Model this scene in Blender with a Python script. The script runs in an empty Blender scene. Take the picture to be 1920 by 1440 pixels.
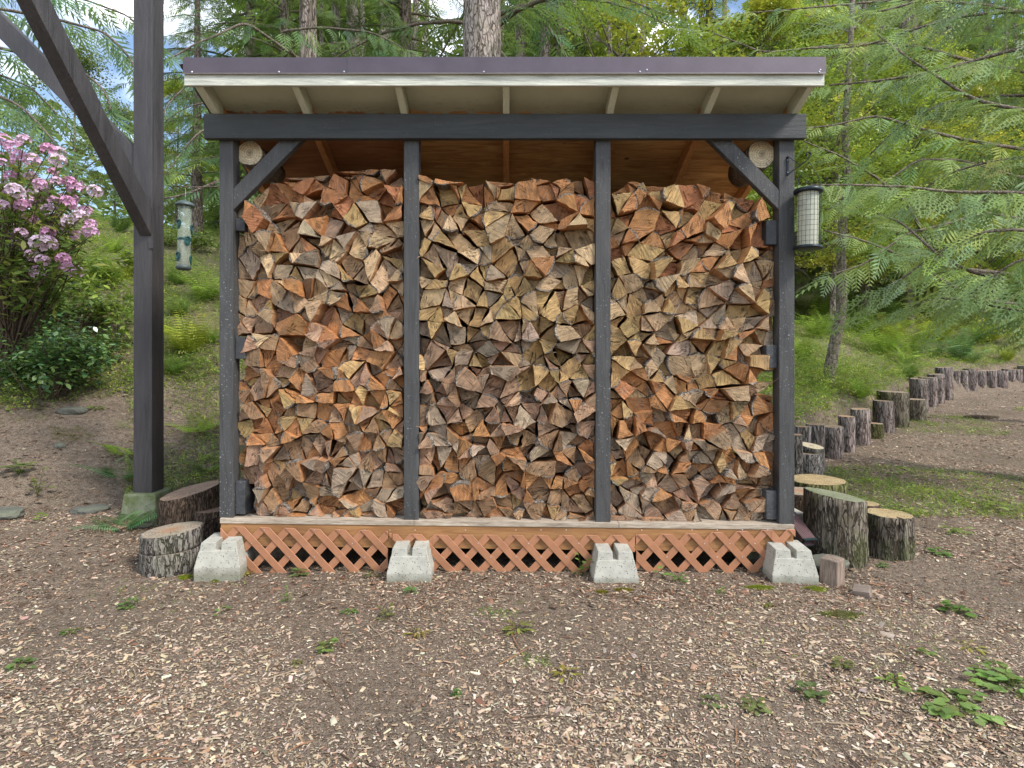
import bpy, math, random
import numpy as np
from mathutils import Vector, Matrix, geometry as mgeo
random.seed(7); rng = np.random.default_rng(11)
S = bpy.context.scene
R = math.radians

# ------------------------------------------------------------------ camera
F = 1080.0; CX, CY = 949.0, 668.0; EYE = 1.28
cd = bpy.data.cameras.new('camera'); cam = bpy.data.objects.new('camera', cd); S.collection.objects.link(cam)
cam.location = (0, 0, EYE); cam.rotation_euler = (R(90), 0, 0)
cd.sensor_width = 36; cd.lens = F/1920*36
cd.shift_x = (960-CX)/1920; cd.shift_y = -(720-CY)/1920
cd.clip_start = 0.05; cd.clip_end = 600
S.camera = cam

# ------------------------------------------------------------------ sky, sun, exposure
W = bpy.data.worlds.new('World'); S.world = W; W.use_nodes = True
wt = W.node_tree; wt.nodes.clear()
def WN(t, **k):
    n = wt.nodes.new(t)
    for a, b in k.items(): setattr(n, a, b)
    return n
SUN_EL, SUN_AZ = 47, 126     # degrees; azimuth clockwise from +Y
sky = WN('ShaderNodeTexSky', sky_type='NISHITA', sun_disc=False, sun_elevation=R(SUN_EL), sun_rotation=R(SUN_AZ), air_density=1.0, dust_density=1.0, ozone_density=1.2)
tc = WN('ShaderNodeTexCoord')
mp = WN('ShaderNodeMapping'); mp.inputs['Scale'].default_value = (1, 1, 2.4)
nz = WN('ShaderNodeTexNoise'); nz.inputs['Scale'].default_value = 2.3; nz.inputs['Detail'].default_value = 7; nz.inputs['Roughness'].default_value = .55
cr = WN('ShaderNodeMapRange'); cr.inputs[1].default_value = .47; cr.inputs[2].default_value = .66; cr.interpolation_type = 'SMOOTHSTEP'
mx = WN('ShaderNodeMix', data_type='RGBA'); mx.inputs['B'].default_value = (12.5, 12.8, 13.2, 1)
bg = WN('ShaderNodeBackground'); bg.inputs['Strength'].default_value = .125
wo = WN('ShaderNodeOutputWorld')
L = wt.links.new
L(tc.outputs['Generated'], mp.inputs['Vector']); L(mp.outputs[0], nz.inputs['Vector']); L(nz.outputs['Fac'], cr.inputs[0])
L(cr.outputs[0], mx.inputs['Factor']); L(sky.outputs[0], mx.inputs['A']); L(mx.outputs['Result'], bg.inputs['Color']); L(bg.outputs[0], wo.inputs['Surface'])
sd = bpy.data.lights.new('sun', 'SUN'); sun = bpy.data.objects.new('sun', sd); S.collection.objects.link(sun)
sd.energy = 2.1; sd.angle = R(12); sd.color = (1, .95, .88)
_az, _el = R(SUN_AZ), R(SUN_EL)
sun.rotation_euler = Vector((math.sin(_az)*math.cos(_el), math.cos(_az)*math.cos(_el), math.sin(_el))).to_track_quat('Z', 'Y').to_euler()
sun.location = (3, -4, 9)
S.view_settings.view_transform = 'Standard'; S.view_settings.look = 'None'; S.view_settings.gamma = 1
S.view_settings.use_curve_mapping = False; S.view_settings.exposure = 1.0
S.render.engine = 'CYCLES'
S.cycles.use_denoising = True
S.cycles.max_bounces = 7; S.cycles.diffuse_bounces = 4; S.cycles.transparent_max_bounces = 8; S.cycles.transmission_bounces = 4

# ------------------------------------------------------------------ helpers
COL = S.collection
def P(px, py, Y): return Vector(((px-CX)/F*Y, Y, EYE+(CY-py)/F*Y))
def tag(o, label=None, cat=None, group=None, kind=None):
    if label: o['label'] = label
    if cat: o['category'] = cat
    if group: o['group'] = group
    if kind: o['kind'] = kind
    return o
def empty(name, loc=(0, 0, 0), parent=None):
    o = bpy.data.objects.new(name, None); COL.objects.link(o); o.location = loc; o.empty_display_size = .1
    if parent: o.parent = parent
    return o
def link(name, me, parent=None, loc=None):
    o = bpy.data.objects.new(name, me); COL.objects.link(o)
    if parent is not None:
        o.parent = parent
        o.matrix_parent_inverse = Matrix.Translation(parent.location).inverted() if parent.parent is None else Matrix.Identity(4)
    if loc is not None: o.location = loc
    return o
def mesh(name, vs, fs, mats, mi=None, smooth=False, col=None, uv=None):
    """small mesh, world coordinates"""
    me = bpy.data.meshes.new(name); me.from_pydata([tuple(v) for v in vs], [], fs)
    for m in (mats if isinstance(mats, (list, tuple)) else [mats]): me.materials.append(m)
    if mi is not None: me.polygons.foreach_set('material_index', mi)
    if smooth: me.polygons.foreach_set('use_smooth', [True]*len(fs))
    if col is not None:
        a = me.color_attributes.new('tint', 'FLOAT_COLOR', 'POINT')
        c = np.asarray(col, dtype=np.float32)
        if c.ndim == 1: c = np.tile(c, (len(vs), 1))
        a.data.foreach_set('color', c.ravel())
    if uv is not None:
        u = me.uv_layers.new(name='UVMap'); u.data.foreach_set('uv', np.asarray(uv, dtype=np.float32).ravel())
    me.update(); return me
def bigmesh(name, V, Fc, mats, col=None, mi=None, smooth=False):
    """V (n,3), Fc (m,k) all faces with k corners; col (n,4)"""
    V = np.ascontiguousarray(V, dtype=np.float32); Fc = np.ascontiguousarray(Fc, dtype=np.int32)
    me = bpy.data.meshes.new(name); n, (m, k) = len(V), Fc.shape
    me.vertices.add(n); me.vertices.foreach_set('co', V.ravel())
    me.loops.add(m*k); me.loops.foreach_set('vertex_index', Fc.ravel())
    me.polygons.add(m); me.polygons.foreach_set('loop_start', np.arange(m, dtype=np.int32)*k)
    try: me.polygons.foreach_set('loop_total', np.full(m, k, dtype=np.int32))
    except Exception: pass
    for q in (mats if isinstance(mats, (list, tuple)) else [mats]): me.materials.append(q)
    if mi is not None: me.polygons.foreach_set('material_index', np.asarray(mi, dtype=np.int32))
    if smooth: me.polygons.foreach_set('use_smooth', np.ones(m, dtype=bool))
    if col is not None:
        a = me.color_attributes.new('tint', 'FLOAT_COLOR', 'POINT'); a.data.foreach_set('color', np.ascontiguousarray(col, dtype=np.float32).ravel())
    me.update(calc_edges=True); return me
def scatter(TV, TF, pos, rot, scale, cols):
    """template verts TV (v,3), faces TF (f,k); pos (M,3), rot (M,3,3) columns = axes, scale (M,) ; cols (M,3) -> V,F,C"""
    M = len(pos); v = len(TV)
    if np.ndim(scale) == 1: T = TV[None]*np.asarray(scale)[:, None, None]
    else: T = TV[None]*np.asarray(scale)[:, None, :]
    V = np.einsum('mij,mvj->mvi', rot, T) + pos[:, None, :]
    Fc = (TF[None] + (np.arange(M)*v)[:, None, None]).reshape(-1, TF.shape[1])
    C = np.ones((M, v, 4), np.float32); C[:, :, :3] = cols[:, None, :]
    return V.reshape(-1, 3), Fc, C.reshape(-1, 4)
def frames(d, up=None, roll=None):
    """rotation matrices with local Y along d and local Z near up"""
    d = d/np.linalg.norm(d, axis=1, keepdims=True)
    if up is None: up = np.tile([0, 0, 1.], (len(d), 1))
    x = np.cross(d, up); x /= np.linalg.norm(x, axis=1, keepdims=True)+1e-9
    z = np.cross(x, d)
    if roll is not None:
        c, s = np.cos(roll)[:, None], np.sin(roll)[:, None]
        x, z = x*c+z*s, z*c-x*s
    return np.stack([x, d, z], axis=2)
def jitcol(base, n, amt=.25, hue=.1):
    b = np.asarray(base)[None]*(1+rng.uniform(-amt, amt, (n, 1)))*(1+rng.uniform(-hue, hue, (n, 3)))
    return np.clip(b, .003, .95)
def join_parts(L_):
    V, Fc, C, o = [], [], [], 0
    for v, f, c in L_:
        V.append(v); Fc.append(f+o); C.append(c); o += len(v)
    return np.concatenate(V), np.concatenate(Fc), np.concatenate(C)

def box(x0, x1, y0, y1, z0, z1):
    v = [(x0, y0, z0), (x1, y0, z0), (x1, y1, z0), (x0, y1, z0), (x0, y0, z1), (x1, y0, z1), (x1, y1, z1), (x0, y1, z1)]
    f = [(0, 3, 2, 1), (4, 5, 6, 7), (0, 1, 5, 4), (1, 2, 6, 5), (2, 3, 7, 6), (3, 0, 4, 7)]
    return v, f
def bevel(o, w=.003, seg=2):
    m = o.modifiers.new('edge', 'BEVEL'); m.width = w; m.segments = seg; m.limit_method = 'ANGLE'; m.angle_limit = R(35); return o
def boxo(name, b, mat_, parent=None, bev=.003, col=None):
    v, f = box(*b); o = link(name, mesh(name, v, f, mat_, col=col), parent)
    if bev: bevel(o, bev)
    return o
def beam(name, a, b, w, h, mat_, parent=None, up=(0, 0, 1), bev=.003):
    """bar from a to b, w across, h along up"""
    a, b = Vector(a), Vector(b); d = (b-a).normalized(); x = d.cross(Vector(up)).normalized(); u = x.cross(d)
    v = [p + x*(sx*w/2) + u*(sz*h/2) for p in (a, b) for sx, sz in ((-1, -1), (1, -1), (1, 1), (-1, 1))]
    f = [(0, 1, 2, 3), (7, 6, 5, 4), (0, 4, 5, 1), (1, 5, 6, 2), (2, 6, 7, 3), (3, 7, 4, 0)]
    o = link(name, mesh(name, v, f, mat_), parent)
    if bev: bevel(o, bev)
    return o
def prism(name, pts, y0, y1, mat_, parent=None, bev=.002):
    """polygon pts [(x,z)] counter-clockwise seen from the camera, between y0 and y1"""
    n = len(pts); v = [(x, y0, z) for x, z in pts]+[(x, y1, z) for x, z in pts]
    f = [tuple(range(n)), tuple(range(2*n-1, n-1, -1))]+[((i+1) % n, i, i+n, (i+1) % n+n) for i in range(n)]
    o = link(name, mesh(name, v, f, mat_), parent)
    if bev: bevel(o, bev, 1)
    return o
def tube(pts, rad, n=8, cap=True):
    """tube through pts with radii -> verts, faces (quads; caps as fans)"""
    pts = [Vector(p) for p in pts]; V = []; Fc = []
    prev = None
    for i, p in enumerate(pts):
        t = (pts[min(i+1, len(pts)-1)]-pts[max(i-1, 0)]).normalized()
        if prev is None:
            a = t.orthogonal().normalized()
        else:
            a = (prev - t*prev.dot(t)).normalized()
        prev = a; b = t.cross(a); r = rad[i] if hasattr(rad, '__len__') else rad
        for k in range(n):
            th = 2*math.pi*k/n; V.append(p+(a*math.cos(th)+b*math.sin(th))*r)
    for i in range(len(pts)-1):
        for k in range(n):
            Fc.append((i*n+k, i*n+(k+1) % n, (i+1)*n+(k+1) % n, (i+1)*n+k))
    if cap:
        Fc.append(tuple(range(n-1, -1, -1))); Fc.append(tuple((len(pts)-1)*n+k for k in range(n)))
    return V, Fc
def tubeo(name, pts, rad, mat_, parent=None, n=8, smooth=True):
    v, f = tube(pts, rad, n); return link(name, mesh(name, v, f, mat_, smooth=smooth), parent)
def merge(*vf):
    V, Fc = [], []
    for v, f in vf:
        o = len(V); V += list(v); Fc += [tuple(i+o for i in q) for q in f]
    return V, Fc

# ------------------------------------------------------------------ materials
class NT:
    def __init__(s, name):
        s.m = bpy.data.materials.new(name); s.m.use_nodes = True; s.t = s.m.node_tree; s.t.nodes.clear()
        s.out = s.t.nodes.new('ShaderNodeOutputMaterial')
    def n(s, typ, ins=None, **props):
        x = s.t.nodes.new('ShaderNode'+typ)
        for a, b in props.items(): setattr(x, a, b)
        for k, v in (ins or {}).items():
            if isinstance(v, bpy.types.NodeSocket): s.t.links.new(v, x.inputs[k])
            else: x.inputs[k].default_value = v
        return x
    def attr(s, name='tint'): return s.n('Attribute', attribute_name=name).outputs['Color']
    def pos(s, scale=(1, 1, 1), obj=True, rot=(0, 0, 0)):
        c = s.n('TexCoord').outputs['Object'] if obj else s.n('NewGeometry').outputs['Position']
        return s.n('Mapping', {'Vector': c, 'Scale': scale, 'Rotation': rot}).outputs[0]
    def noise(s, vec, scale=5, detail=4, rough=.55, dist=0):
        return s.n('TexNoise', {'Vector': vec, 'Scale': scale, 'Detail': detail, 'Roughness': rough, 'Distortion': dist}).outputs['Fac']
    def rng(s, v, a, b, c=0., d=1., smooth=False):
        x = s.n('MapRange', {0: v, 1: a, 2: b, 3: c, 4: d}); 
        if smooth: x.interpolation_type = 'SMOOTHSTEP'
        return x.outputs[0]
    def mix(s, f, a, b, mode='MIX'):
        x = s.n('Mix', data_type='RGBA', blend_type=mode)
        for k, v in ((0, f), (6, a), (7, b)):
            if isinstance(v, bpy.types.NodeSocket): s.t.links.new(v, x.inputs[k])
            elif k == 0: x.inputs[k].default_value = v
            else: x.inputs[k].default_value = (*v, 1)
        return x.outputs[2]
    def mul(s, c, f):
        """colour times value socket"""
        if isinstance(f, (int, float)): f = (f, f, f)
        else: f = s.n('CombineColor', {0: f, 1: f, 2: f}).outputs[0]
        return s.mix(1., c, f, 'MULTIPLY')
    def math(s, op, a, b=0.):
        return s.n('Math', {0: a, 1: b}, operation=op).outputs[0]
    def bump(s, h, dist=.002, strength=1.):
        return s.n('Bump', {'Height': h, 'Distance': dist, 'Strength': strength}).outputs[0]
    def done(s, col, rough=.7, nrm=None, spec=.4, metal=0.):
        p = s.n('BsdfPrincipled', {'Base Color': col if isinstance(col, bpy.types.NodeSocket) else (*col, 1), 'Roughness': rough, 'Specular IOR Level': spec, 'Metallic': metal})
        if nrm is not None: s.t.links.new(nrm, p.inputs['Normal'])
        s.t.links.new(p.outputs[0], s.out.inputs[0]); return s.m

def grainscale(axis, along, across):
    return tuple(along if a == axis else across for a in 'xyz')
def m_painted(name, base, axis, speck=0., rough=.62, wear=.5):
    t = NT(name); v = t.pos(grainscale(axis, .7, 9))
    g = t.noise(v, 3, 7, .7, 1.6); big = t.noise(t.pos(grainscale(axis, .8, 3)), 3, 4, .5)
    c = t.mix(t.rng(g, .3, .7), tuple(x*.55 for x in base), tuple(x*1.25 for x in base))
    c = t.mul(c, t.rng(big, .3, .7, .82, 1.2))
    fine = t.noise(t.pos((1, 1, 1)), 160, 2, .6)
    if speck:
        f1 = t.rng(t.noise(t.pos(), 95, 2, .5), .66, .70); reg = t.rng(t.noise(t.pos(), 4, 3, .6), .35, .6)
        hz_ = t.rng(t.n('SeparateXYZ', {0: t.pos()}).outputs[2], 2.35, 1.7) if speck > .9 else 1.0
        f = t.math('MULTIPLY', t.math('MULTIPLY', f1, reg), hz_); c = t.mix(t.math('MULTIPLY', f, min(speck, .9)), c, (.42, .45, .44))
    knots = t.n('TexVoronoi', {'Vector': t.pos(grainscale(axis, 1.3, 5)), 'Scale': 1.6}).outputs['Distance']
    c = t.mul(c, t.rng(knots, .02, .10, .55, 1.))
    h = t.math('ADD', t.math('MULTIPLY', g, 1.), t.math('MULTIPLY', fine, .35))
    return t.done(c, t.rng(g, .3, .7, rough-.1, rough+.12), t.bump(h, .005, .9), .4)
def m_raw(name, base, dark, axis='x', rough=.75, knot=True, k=1.):
    t = NT(name); v = t.pos(grainscale(axis, 1.1*k, 14*k))
    g = t.noise(v, 3.2, 7, .62, 1.4)
    c = t.mix(t.rng(g, .36, .66), dark, base)
    st = t.noise(t.pos(grainscale(axis, .7, 2.2)), 2.0, 4, .6); c = t.mul(c, t.rng(st, .3, .72, .62, 1.15))
    if knot:
        d = t.n('TexVoronoi', {'Vector': t.pos(grainscale(axis, 2.2, 4)), 'Scale': 1.5}).outputs['Distance']
        c = t.mul(c, t.rng(d, .03, .085, .35, 1.))
    return t.done(c, rough, t.bump(g, .002, .6), .3)
def m_plain(name, base, rough=.6, metal=0., nsc=60, amt=.15, bump=.0008, spec=.4):
    t = NT(name); n = t.noise(t.pos(), nsc, 4, .6); c = t.mul(t.mix(0., base, base), t.rng(n, .3, .7, 1-amt, 1+amt))
    return t.done(c, rough, t.bump(n, bump, .7), spec, metal)

M = {}
M['post'] = m_painted('painted_post', (.062, .062, .061), 'z', .55)
M['post_speck'] = m_painted('painted_post_lichen', (.064, .064, .063), 'z', 1.)
M['beam'] = m_painted('painted_beam', (.044, .048, .049), 'x', .12)
M['beam_y'] = m_painted('painted_rail', (.056, .058, .062), 'y', .3)
M['pergola'] = m_painted('pergola_paint', (.054, .049, .050), 'z', .08, .5)
M['cream'] = m_painted('cream_paint', (.56, .57, .48), 'x', 0, .55)
M['flash'] = m_plain('brown_metal', (.085, .066, .082), .45, .25, 9, .12, .0006, .6)
M['steel'] = m_plain('bright_steel', (.55, .55, .55), .35, .9)
M['joist'] = m_raw('stained_joist', (.40, .21, .085), (.28, .13, .05), 'x', .7, True, .8)
M['raw_y'] = m_raw('raw_lumber_depth', (.42, .20, .075), (.27, .11, .04), 'y')
M['dark_wood'] = m_raw('old_dark_wood', (.09, .07, .055), (.05, .04, .03), 'y')
M['ply_edge'] = m_raw('plywood_edge', (.56, .48, .38), (.28, .22, .16), 'x', .8, False, 2.2)
M['lattice'] = m_plain('terracotta_plastic', (.36, .165, .085), .5, 0, 14, .13, .0005, .5)
M['galv'] = m_plain('dark_green_metal', (.02, .045, .045), .35, .5)
M['black_metal'] = m_plain('black_metal', (.016, .024, .03), .38, .4)
def m_sheath():
    # plywood under the roof: cream paint on the eaves, bare and orange further in
    t = NT('roof_plywood'); v = t.pos((.9, 7, 7)); g = t.noise(v, 2.6, 7, .6, 2.2)
    raw = t.mix(t.rng(g, .38, .66), (.50, .26, .09), (.82, .53, .22))
    sp = t.noise(t.pos((.5, 1.2, 1.2)), 1.6, 3, .5); raw = t.mul(raw, t.rng(sp, .35, .7, .6, 1.2))
    kn = t.n('TexVoronoi', {'Vector': t.pos((1, 1.4, 1.4)), 'Scale': 3.4}).outputs['Distance']; raw = t.mul(raw, t.rng(kn, .03, .075, .2, 1.))
    red = t.rng(t.n('SeparateXYZ', {0: t.pos()}).outputs[0], -.6, -.57); raw = t.mix(red, t.mix(.6, raw, (.25, .075, .045)), raw)
    pn = t.noise(t.pos(), 3, 4, .6); paint = t.mul(t.mix(0., (.50, .52, .38), (.50, .52, .38)), t.rng(pn, .3, .7, .88, 1.06))
    gm = t.rng(t.noise(t.pos((3, 12, 12)), 5, 4, .7), .55, .75); 
    y = t.n('SeparateXYZ', {0: t.pos()}).outputs[1]
    grime = t.math('MULTIPLY', gm, t.rng(y, 3.36, 3.50)); paint = t.mix(t.math('MULTIPLY', grime, .7), paint, (.12, .12, .06))
    edge = t.math('ADD', y, t.math('MULTIPLY', t.noise(t.pos((1, .2, .2)), 9, 5, .7), .12))
    edge = t.math('SUBTRACT', edge, t.rng(t.n('SeparateXYZ', {0: t.pos()}).outputs[0], -.2, 1.6, -.05, 0.0))
    c = t.mix(t.rng(edge, 3.612, 3.620), paint, raw)
    return t.done(c, .7, t.bump(g, .0012, .6), .3)
M['sheath'] = m_sheath()
def m_rafter():
    t = NT('rafter_lumber'); g = t.noise(t.pos((18, 1.3, 18)), 3, 6, .6, 1.)
    raw = t.mix(t.rng(g, .38, .66), (.42, .20, .075), (.62, .33, .13)); paint = t.mix(t.rng(g, .3, .7), (.45, .47, .35), (.55, .57, .44))
    y = t.n('SeparateXYZ', {0: t.pos()}).outputs[1]
    c = t.mix(t.rng(y, 3.45, 3.46), paint, raw); return t.done(c, .68, t.bump(g, .002, .6), .3)
M['rafter'] = m_rafter()
def m_concrete(name, base=(.40, .39, .335), moss=0.):
    t = NT(name); p = t.pos(); a = t.noise(p, 14, 6, .7); pits = t.n('TexVoronoi', {'Vector': p, 'Scale': 95}).outputs['Distance']
    pm = t.rng(t.noise(p, 40, 3, .6), .46, .56); hole = t.math('MULTIPLY', t.rng(pits, .16, .34, 1, 0), pm)
    c = t.mul(t.mix(t.rng(a, .3, .7), tuple(x*.8 for x in base), tuple(x*1.12 for x in base)), t.rng(hole, 0, 1, 1, .42))
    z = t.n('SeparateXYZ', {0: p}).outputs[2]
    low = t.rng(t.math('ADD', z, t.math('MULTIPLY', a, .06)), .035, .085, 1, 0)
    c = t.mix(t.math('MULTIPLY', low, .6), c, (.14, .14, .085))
    if moss:
        mm = t.rng(t.noise(p, 9, 5, .7), .32, .62); c = t.mix(t.math('MULTIPLY', mm, moss), c, (.075, .105, .02))
    h = t.math('SUBTRACT', t.math('MULTIPLY', a, .5), hole)
    return t.done(c, .92, t.bump(h, .003, .9), .2)
M['concrete'] = m_concrete('concrete'); M['mossy_concrete'] = m_concrete('mossy_concrete', (.25, .26, .19), .85)
def m_stone(name, base, moss=.3):
    t = NT(name); p = t.pos(); a = t.noise(p, 7, 8, .68); b = t.noise(p, 40, 3, .6)
    c = t.mix(t.rng(a, .32, .68), tuple(x*.6 for x in base), tuple(x*1.3 for x in base))
    up = t.n('SeparateXYZ', {0: t.n('NewGeometry').outputs['Normal']}).outputs[2]
    mm = t.math('MULTIPLY', t.rng(t.noise(p, 6, 5, .7), .4, .62), t.rng(up, -.1, .7)); c = t.mix(t.math('MULTIPLY', mm, moss), c, (.09, .12, .03))
    return t.done(c, .9, t.bump(t.math('ADD', a, t.math('MULTIPLY', b, .2)), .012, .8), .25)
M['stone'] = m_stone('grey_stone', (.13, .13, .11)); M['green_stone'] = m_stone('olive_stone', (.13, .135, .085), .5)
# ------------------------------------------------------------------ terrain
TOE = np.array([(-90, -40), (-9, 2.0), (-5.6, 3.3), (-3.7, 4.15), (-2.6, 4.9), (-1.5, 5.3), (1.5, 5.4), (2.6, 5.35), (3.02, 5.7), (3.62, 6.5), (4.06, 6.96), (4.46, 7.35),
                (5.3, 8.17), (5.95, 8.8), (8.3, 11.4), (9.2, 12.1), (10.8, 13.3), (12.3, 13.9), (16, 14.8), (60, 24), (200, 40)], float)
def sm(x, a, b):
    t = np.clip((x-a)/(b-a), 0, 1); return t*t*(3-2*t)
def toe_dist(x, y):
    x = np.asarray(x, float); y = np.asarray(y, float); best = np.full(np.broadcast(x, y).shape, 1e9); sg = np.ones_like(best)
    for (ax, ay), (bx, by) in zip(TOE[:-1], TOE[1:]):
        dx, dy = bx-ax, by-ay; L2 = dx*dx+dy*dy; t = np.clip(((x-ax)*dx+(y-ay)*dy)/L2, 0, 1)
        qx, qy = x-(ax+t*dx), y-(ay+t*dy); d = np.hypot(qx, qy); s = np.sign(dx*qy-dy*qx)
        k = d < best-1e-9; best = np.where(k, d, best); sg = np.where(k, s, sg)
    return best*np.where(sg == 0, 1, sg)
def G(x, y):
    x = np.asarray(x, float); y = np.asarray(y, float); s = toe_dist(x, y); sp = np.maximum(s, 0)
    flat = .05*np.maximum(np.minimum(y, 16)-4, 0)*sm(x, .5, 3.2) + .13*sm(-x, 1.9, 3.0)*sm(y, 2.9, 4.1)
    slope = .46+(.30-.46)*sm(x, -3, 4)
    LL = 22+10*sm(x, -3, 4); hill = slope*LL*(1-np.exp(-sp/LL))
    wall = .40*sm(s, .12, .22)*sm(x, 2.5, 3.0)
    n = .012*np.sin(x*5.1+1.3*np.sin(y*3.7))*np.cos(y*4.3+x) + .018*np.sin(x*1.7+y*2.3)
    n2 = (.05*np.sin(x*1.9+y*.7)*np.sin(y*2.1-x*.6)+.10*np.sin(x*.7+2)*np.sin(y*.55))*sm(s, 0, 2.5)
    near = 1-sm(np.hypot(x, y-3.4), 1.9, 2.6)
    return flat+hill+wall+n*(1-.8*near)+n2
def Gs(x, y): return float(G(x, y))
def ground_px(px, py):
    dx, dz = (px-CX)/F, (CY-py)/F; Y = np.linspace(1.2, 45, 4000); z = EYE+dz*Y; h = G(dx*Y, Y)
    k = np.argmax(z < h)
    if z[k] >= h[k]: k = len(Y)-1
    return Vector((dx*Y[k], Y[k], h[k]))

def m_ground():
    t = NT('forest_soil'); p = t.pos(); a = t.noise(p, 1.6, 6, .65); b = t.noise(p, 26, 6, .75); c3 = t.noise(p, 130, 3, .7)
    c = t.mix(t.rng(b, .3, .68), (.090, .068, .048), (.31, .245, .18))
    c = t.mix(t.rng(c3, .56, .70), c, (.42, .33, .26)); c = t.mix(t.rng(c3, .44, .36), c, (.03, .02, .016))
    red = t.rng(t.noise(p, 55, 2, .5), .6, .7); c = t.mix(t.math('MULTIPLY', red, .6), c, (.19, .075, .04))
    c = t.mul(c, t.rng(a, .3, .7, .75, 1.15))
    gr = t.attr('tint'); g = t.n('SeparateColor', {0: gr}).outputs[1]
    m1 = t.rng(t.math('ADD', t.noise(p, 2.6, 5, .7), t.math('MULTIPLY', g, .35)), .62, .74)
    c = t.mix(t.math('MULTIPLY', m1, .42), c, t.mix(b, (.07, .10, .02), (.16, .20, .04)))
    h = t.math('ADD', t.math('MULTIPLY', b, .8), t.math('MULTIPLY', c3, .35))
    return t.done(c, .95, t.bump(h, .03, 1.), .15)
M['ground'] = m_ground()
def warp(n, lo, hi, c, k):
    t = np.linspace(-1, 1, n); w = np.sinh(t*k)/np.sinh(k); return c+np.where(w < 0, w*(c-lo), w*(hi-c))
gx = warp(310, -160, 160, .5, 5.2); gy = warp(310, -60, 220, 4.5, 5.2)
XX, YY = np.meshgrid(gx, gy); ZZ = G(XX, YY); SS = toe_dist(XX, YY)
gv = np.stack([XX, YY, ZZ], -1).reshape(-1, 3); ii = np.arange(309); I, J = np.meshgrid(ii, ii)
gf = np.stack([J*310+I, J*310+I+1, (J+1)*310+I+1, (J+1)*310+I], -1).reshape(-1, 4)
gc = np.ones((len(gv), 4), np.float32); green = sm(SS, .1, 2.5)*(.35+.55*sm(XX, 0, 4)+.5*sm(SS, 3, 6))+.12*sm(XX, 3, 6); gc[:, 1] = np.clip(green, 0, 1).ravel()
ground = link('ground', bigmesh('ground', gv, gf, M['ground'], gc, smooth=True)); tag(ground, kind='structure')
# ------------------------------------------------------------------ woodshed
Y0 = 3.44
def X0(px, Y=Y0): return (px-CX)/F*Y
def Z0(py, Y=Y0): return EYE+(CY-py)/F*Y
shed = empty('woodshed', (0, 3.44, 0)); tag(shed, 'open-fronted lean-to woodshed with dark grey posts and cream eave over split firewood', 'shed')
def deckz(x): return .2965-.0115*x
YB = 4.72
for a, b, mt in ((411, 437, 'post_speck'), (757, 785, 'post'), (1117, 1145, 'post'), (1461, 1490, 'post')):
    x0, x1 = X0(a), X0(b); boxo('post', (x0, x1, Y0, Y0+.089, deckz(x0)-.002, 2.66), M[mt], shed, .004)
for a, b in ((411, 437), (757, 785), (1117, 1145), (1461, 1490)):
    boxo('rear_post', (X0(a), X0(b), YB-.089, YB, deckz(0)-.02, 2.16), M['post'], shed, .004)
bb = boxo('beam', (X0(382, 3.4), X0(1512, 3.4), 3.398, 3.4385, 2.566, 2.712), M['beam'], shed, .004)
# knee braces
prism('knee_brace', [(X0(436.5), Z0(394)), (X0(571), Z0(256)), (X0(531), Z0(256)), (X0(436.5), Z0(353))], Y0+.004, Y0+.05, M['post'], shed, .003)
prism('knee_brace', [(X0(1462), Z0(394)), (X0(1462), Z0(356)), (X0(1366), Z0(256)), (X0(1325), Z0(256))], Y0+.004, Y0+.05, M['post'], shed, .003)
# side rails between front and rear posts, inside face of the end posts
for y0, y1 in ((407, 431), (631, 673), (904, 966)):
    boxo('side_rail', (X0(437.5)+.001, X0(456), Y0+.022, YB-.09, Z0(y1), Z0(y0)), M['beam_y'], shed, .003)
for y0, y1 in ((411, 457), (647, 690), (922, 976)):
    boxo('side_rail', (X0(1440), X0(1460.5)-.001, Y0+.022, YB-.09, Z0(y1), Z0(y0)), M['beam_y'], shed, .003)
# rafters
SL = .40
def zr(Y): return 2.714-SL*(Y-3.40)
xe = [(-591, 395), (-404, 565), (-205, 748), (0, 949), (206, 1153), (395, 1335), (570, 1500)]
for _, px in xe:
    x = X0(px+9 if px < 900 else (px-9 if px > 1000 else px), 3.4)
    v = [(x+sx*.019, Y, zr(Y)+dz) for sx in (-1, 1) for Y, dz in ((3.222, 0), (YB+.15, 0), (YB+.15, .092), (3.222, .092))]
    f = [(0, 1, 2, 3), (7, 6, 5, 4), (0, 4, 5, 1), (1, 5, 6, 2), (2, 6, 7, 3), (3, 7, 4, 0)]
    bevel(link('rafter', mesh('rafter', v, f, M['rafter']), shed), .002, 1)
# plywood sheets under the metal
xs = [-1.80, -.585, .64, 1.775]
for a, b in zip(xs[:-1], xs[1:]):
    v = [(x, Y, zr(Y)+dz) for x in (a+.001, b-.001) for Y, dz in ((3.224, .094), (YB+.16, .094), (YB+.16, .107), (3.224, .107))]
    f = [(0, 3, 2, 1), (4, 5, 6, 7), (0, 1, 5, 4), (1, 2, 6, 5), (2, 3, 7, 6), (3, 0, 4, 7)]
    link('roof_plywood', mesh('roof_plywood', v, f, M['sheath']), shed)
# ribbed metal roof sheet
rv, rf = [], []; xs_ = np.arange(-1.82, 1.80, .0575)
for i, x in enumerate(xs_):
    dz = .112+(.019 if i % 4 in (1, 2) and i % 8 < 4 else .0)
    for Y in (3.205, YB+.22): rv.append((x+(.02 if i % 4 == 1 else -.02 if i % 4 == 2 else 0), Y, zr(Y)+dz))
for i in range(len(xs_)-1): rf.append((2*i, 2*i+2, 2*i+3, 2*i+1))
ro = link('metal_roof', mesh('metal_roof', rv, rf, M['flash']), shed); mod = ro.modifiers.new('thick', 'SOLIDIFY'); mod.thickness = .0015
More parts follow.
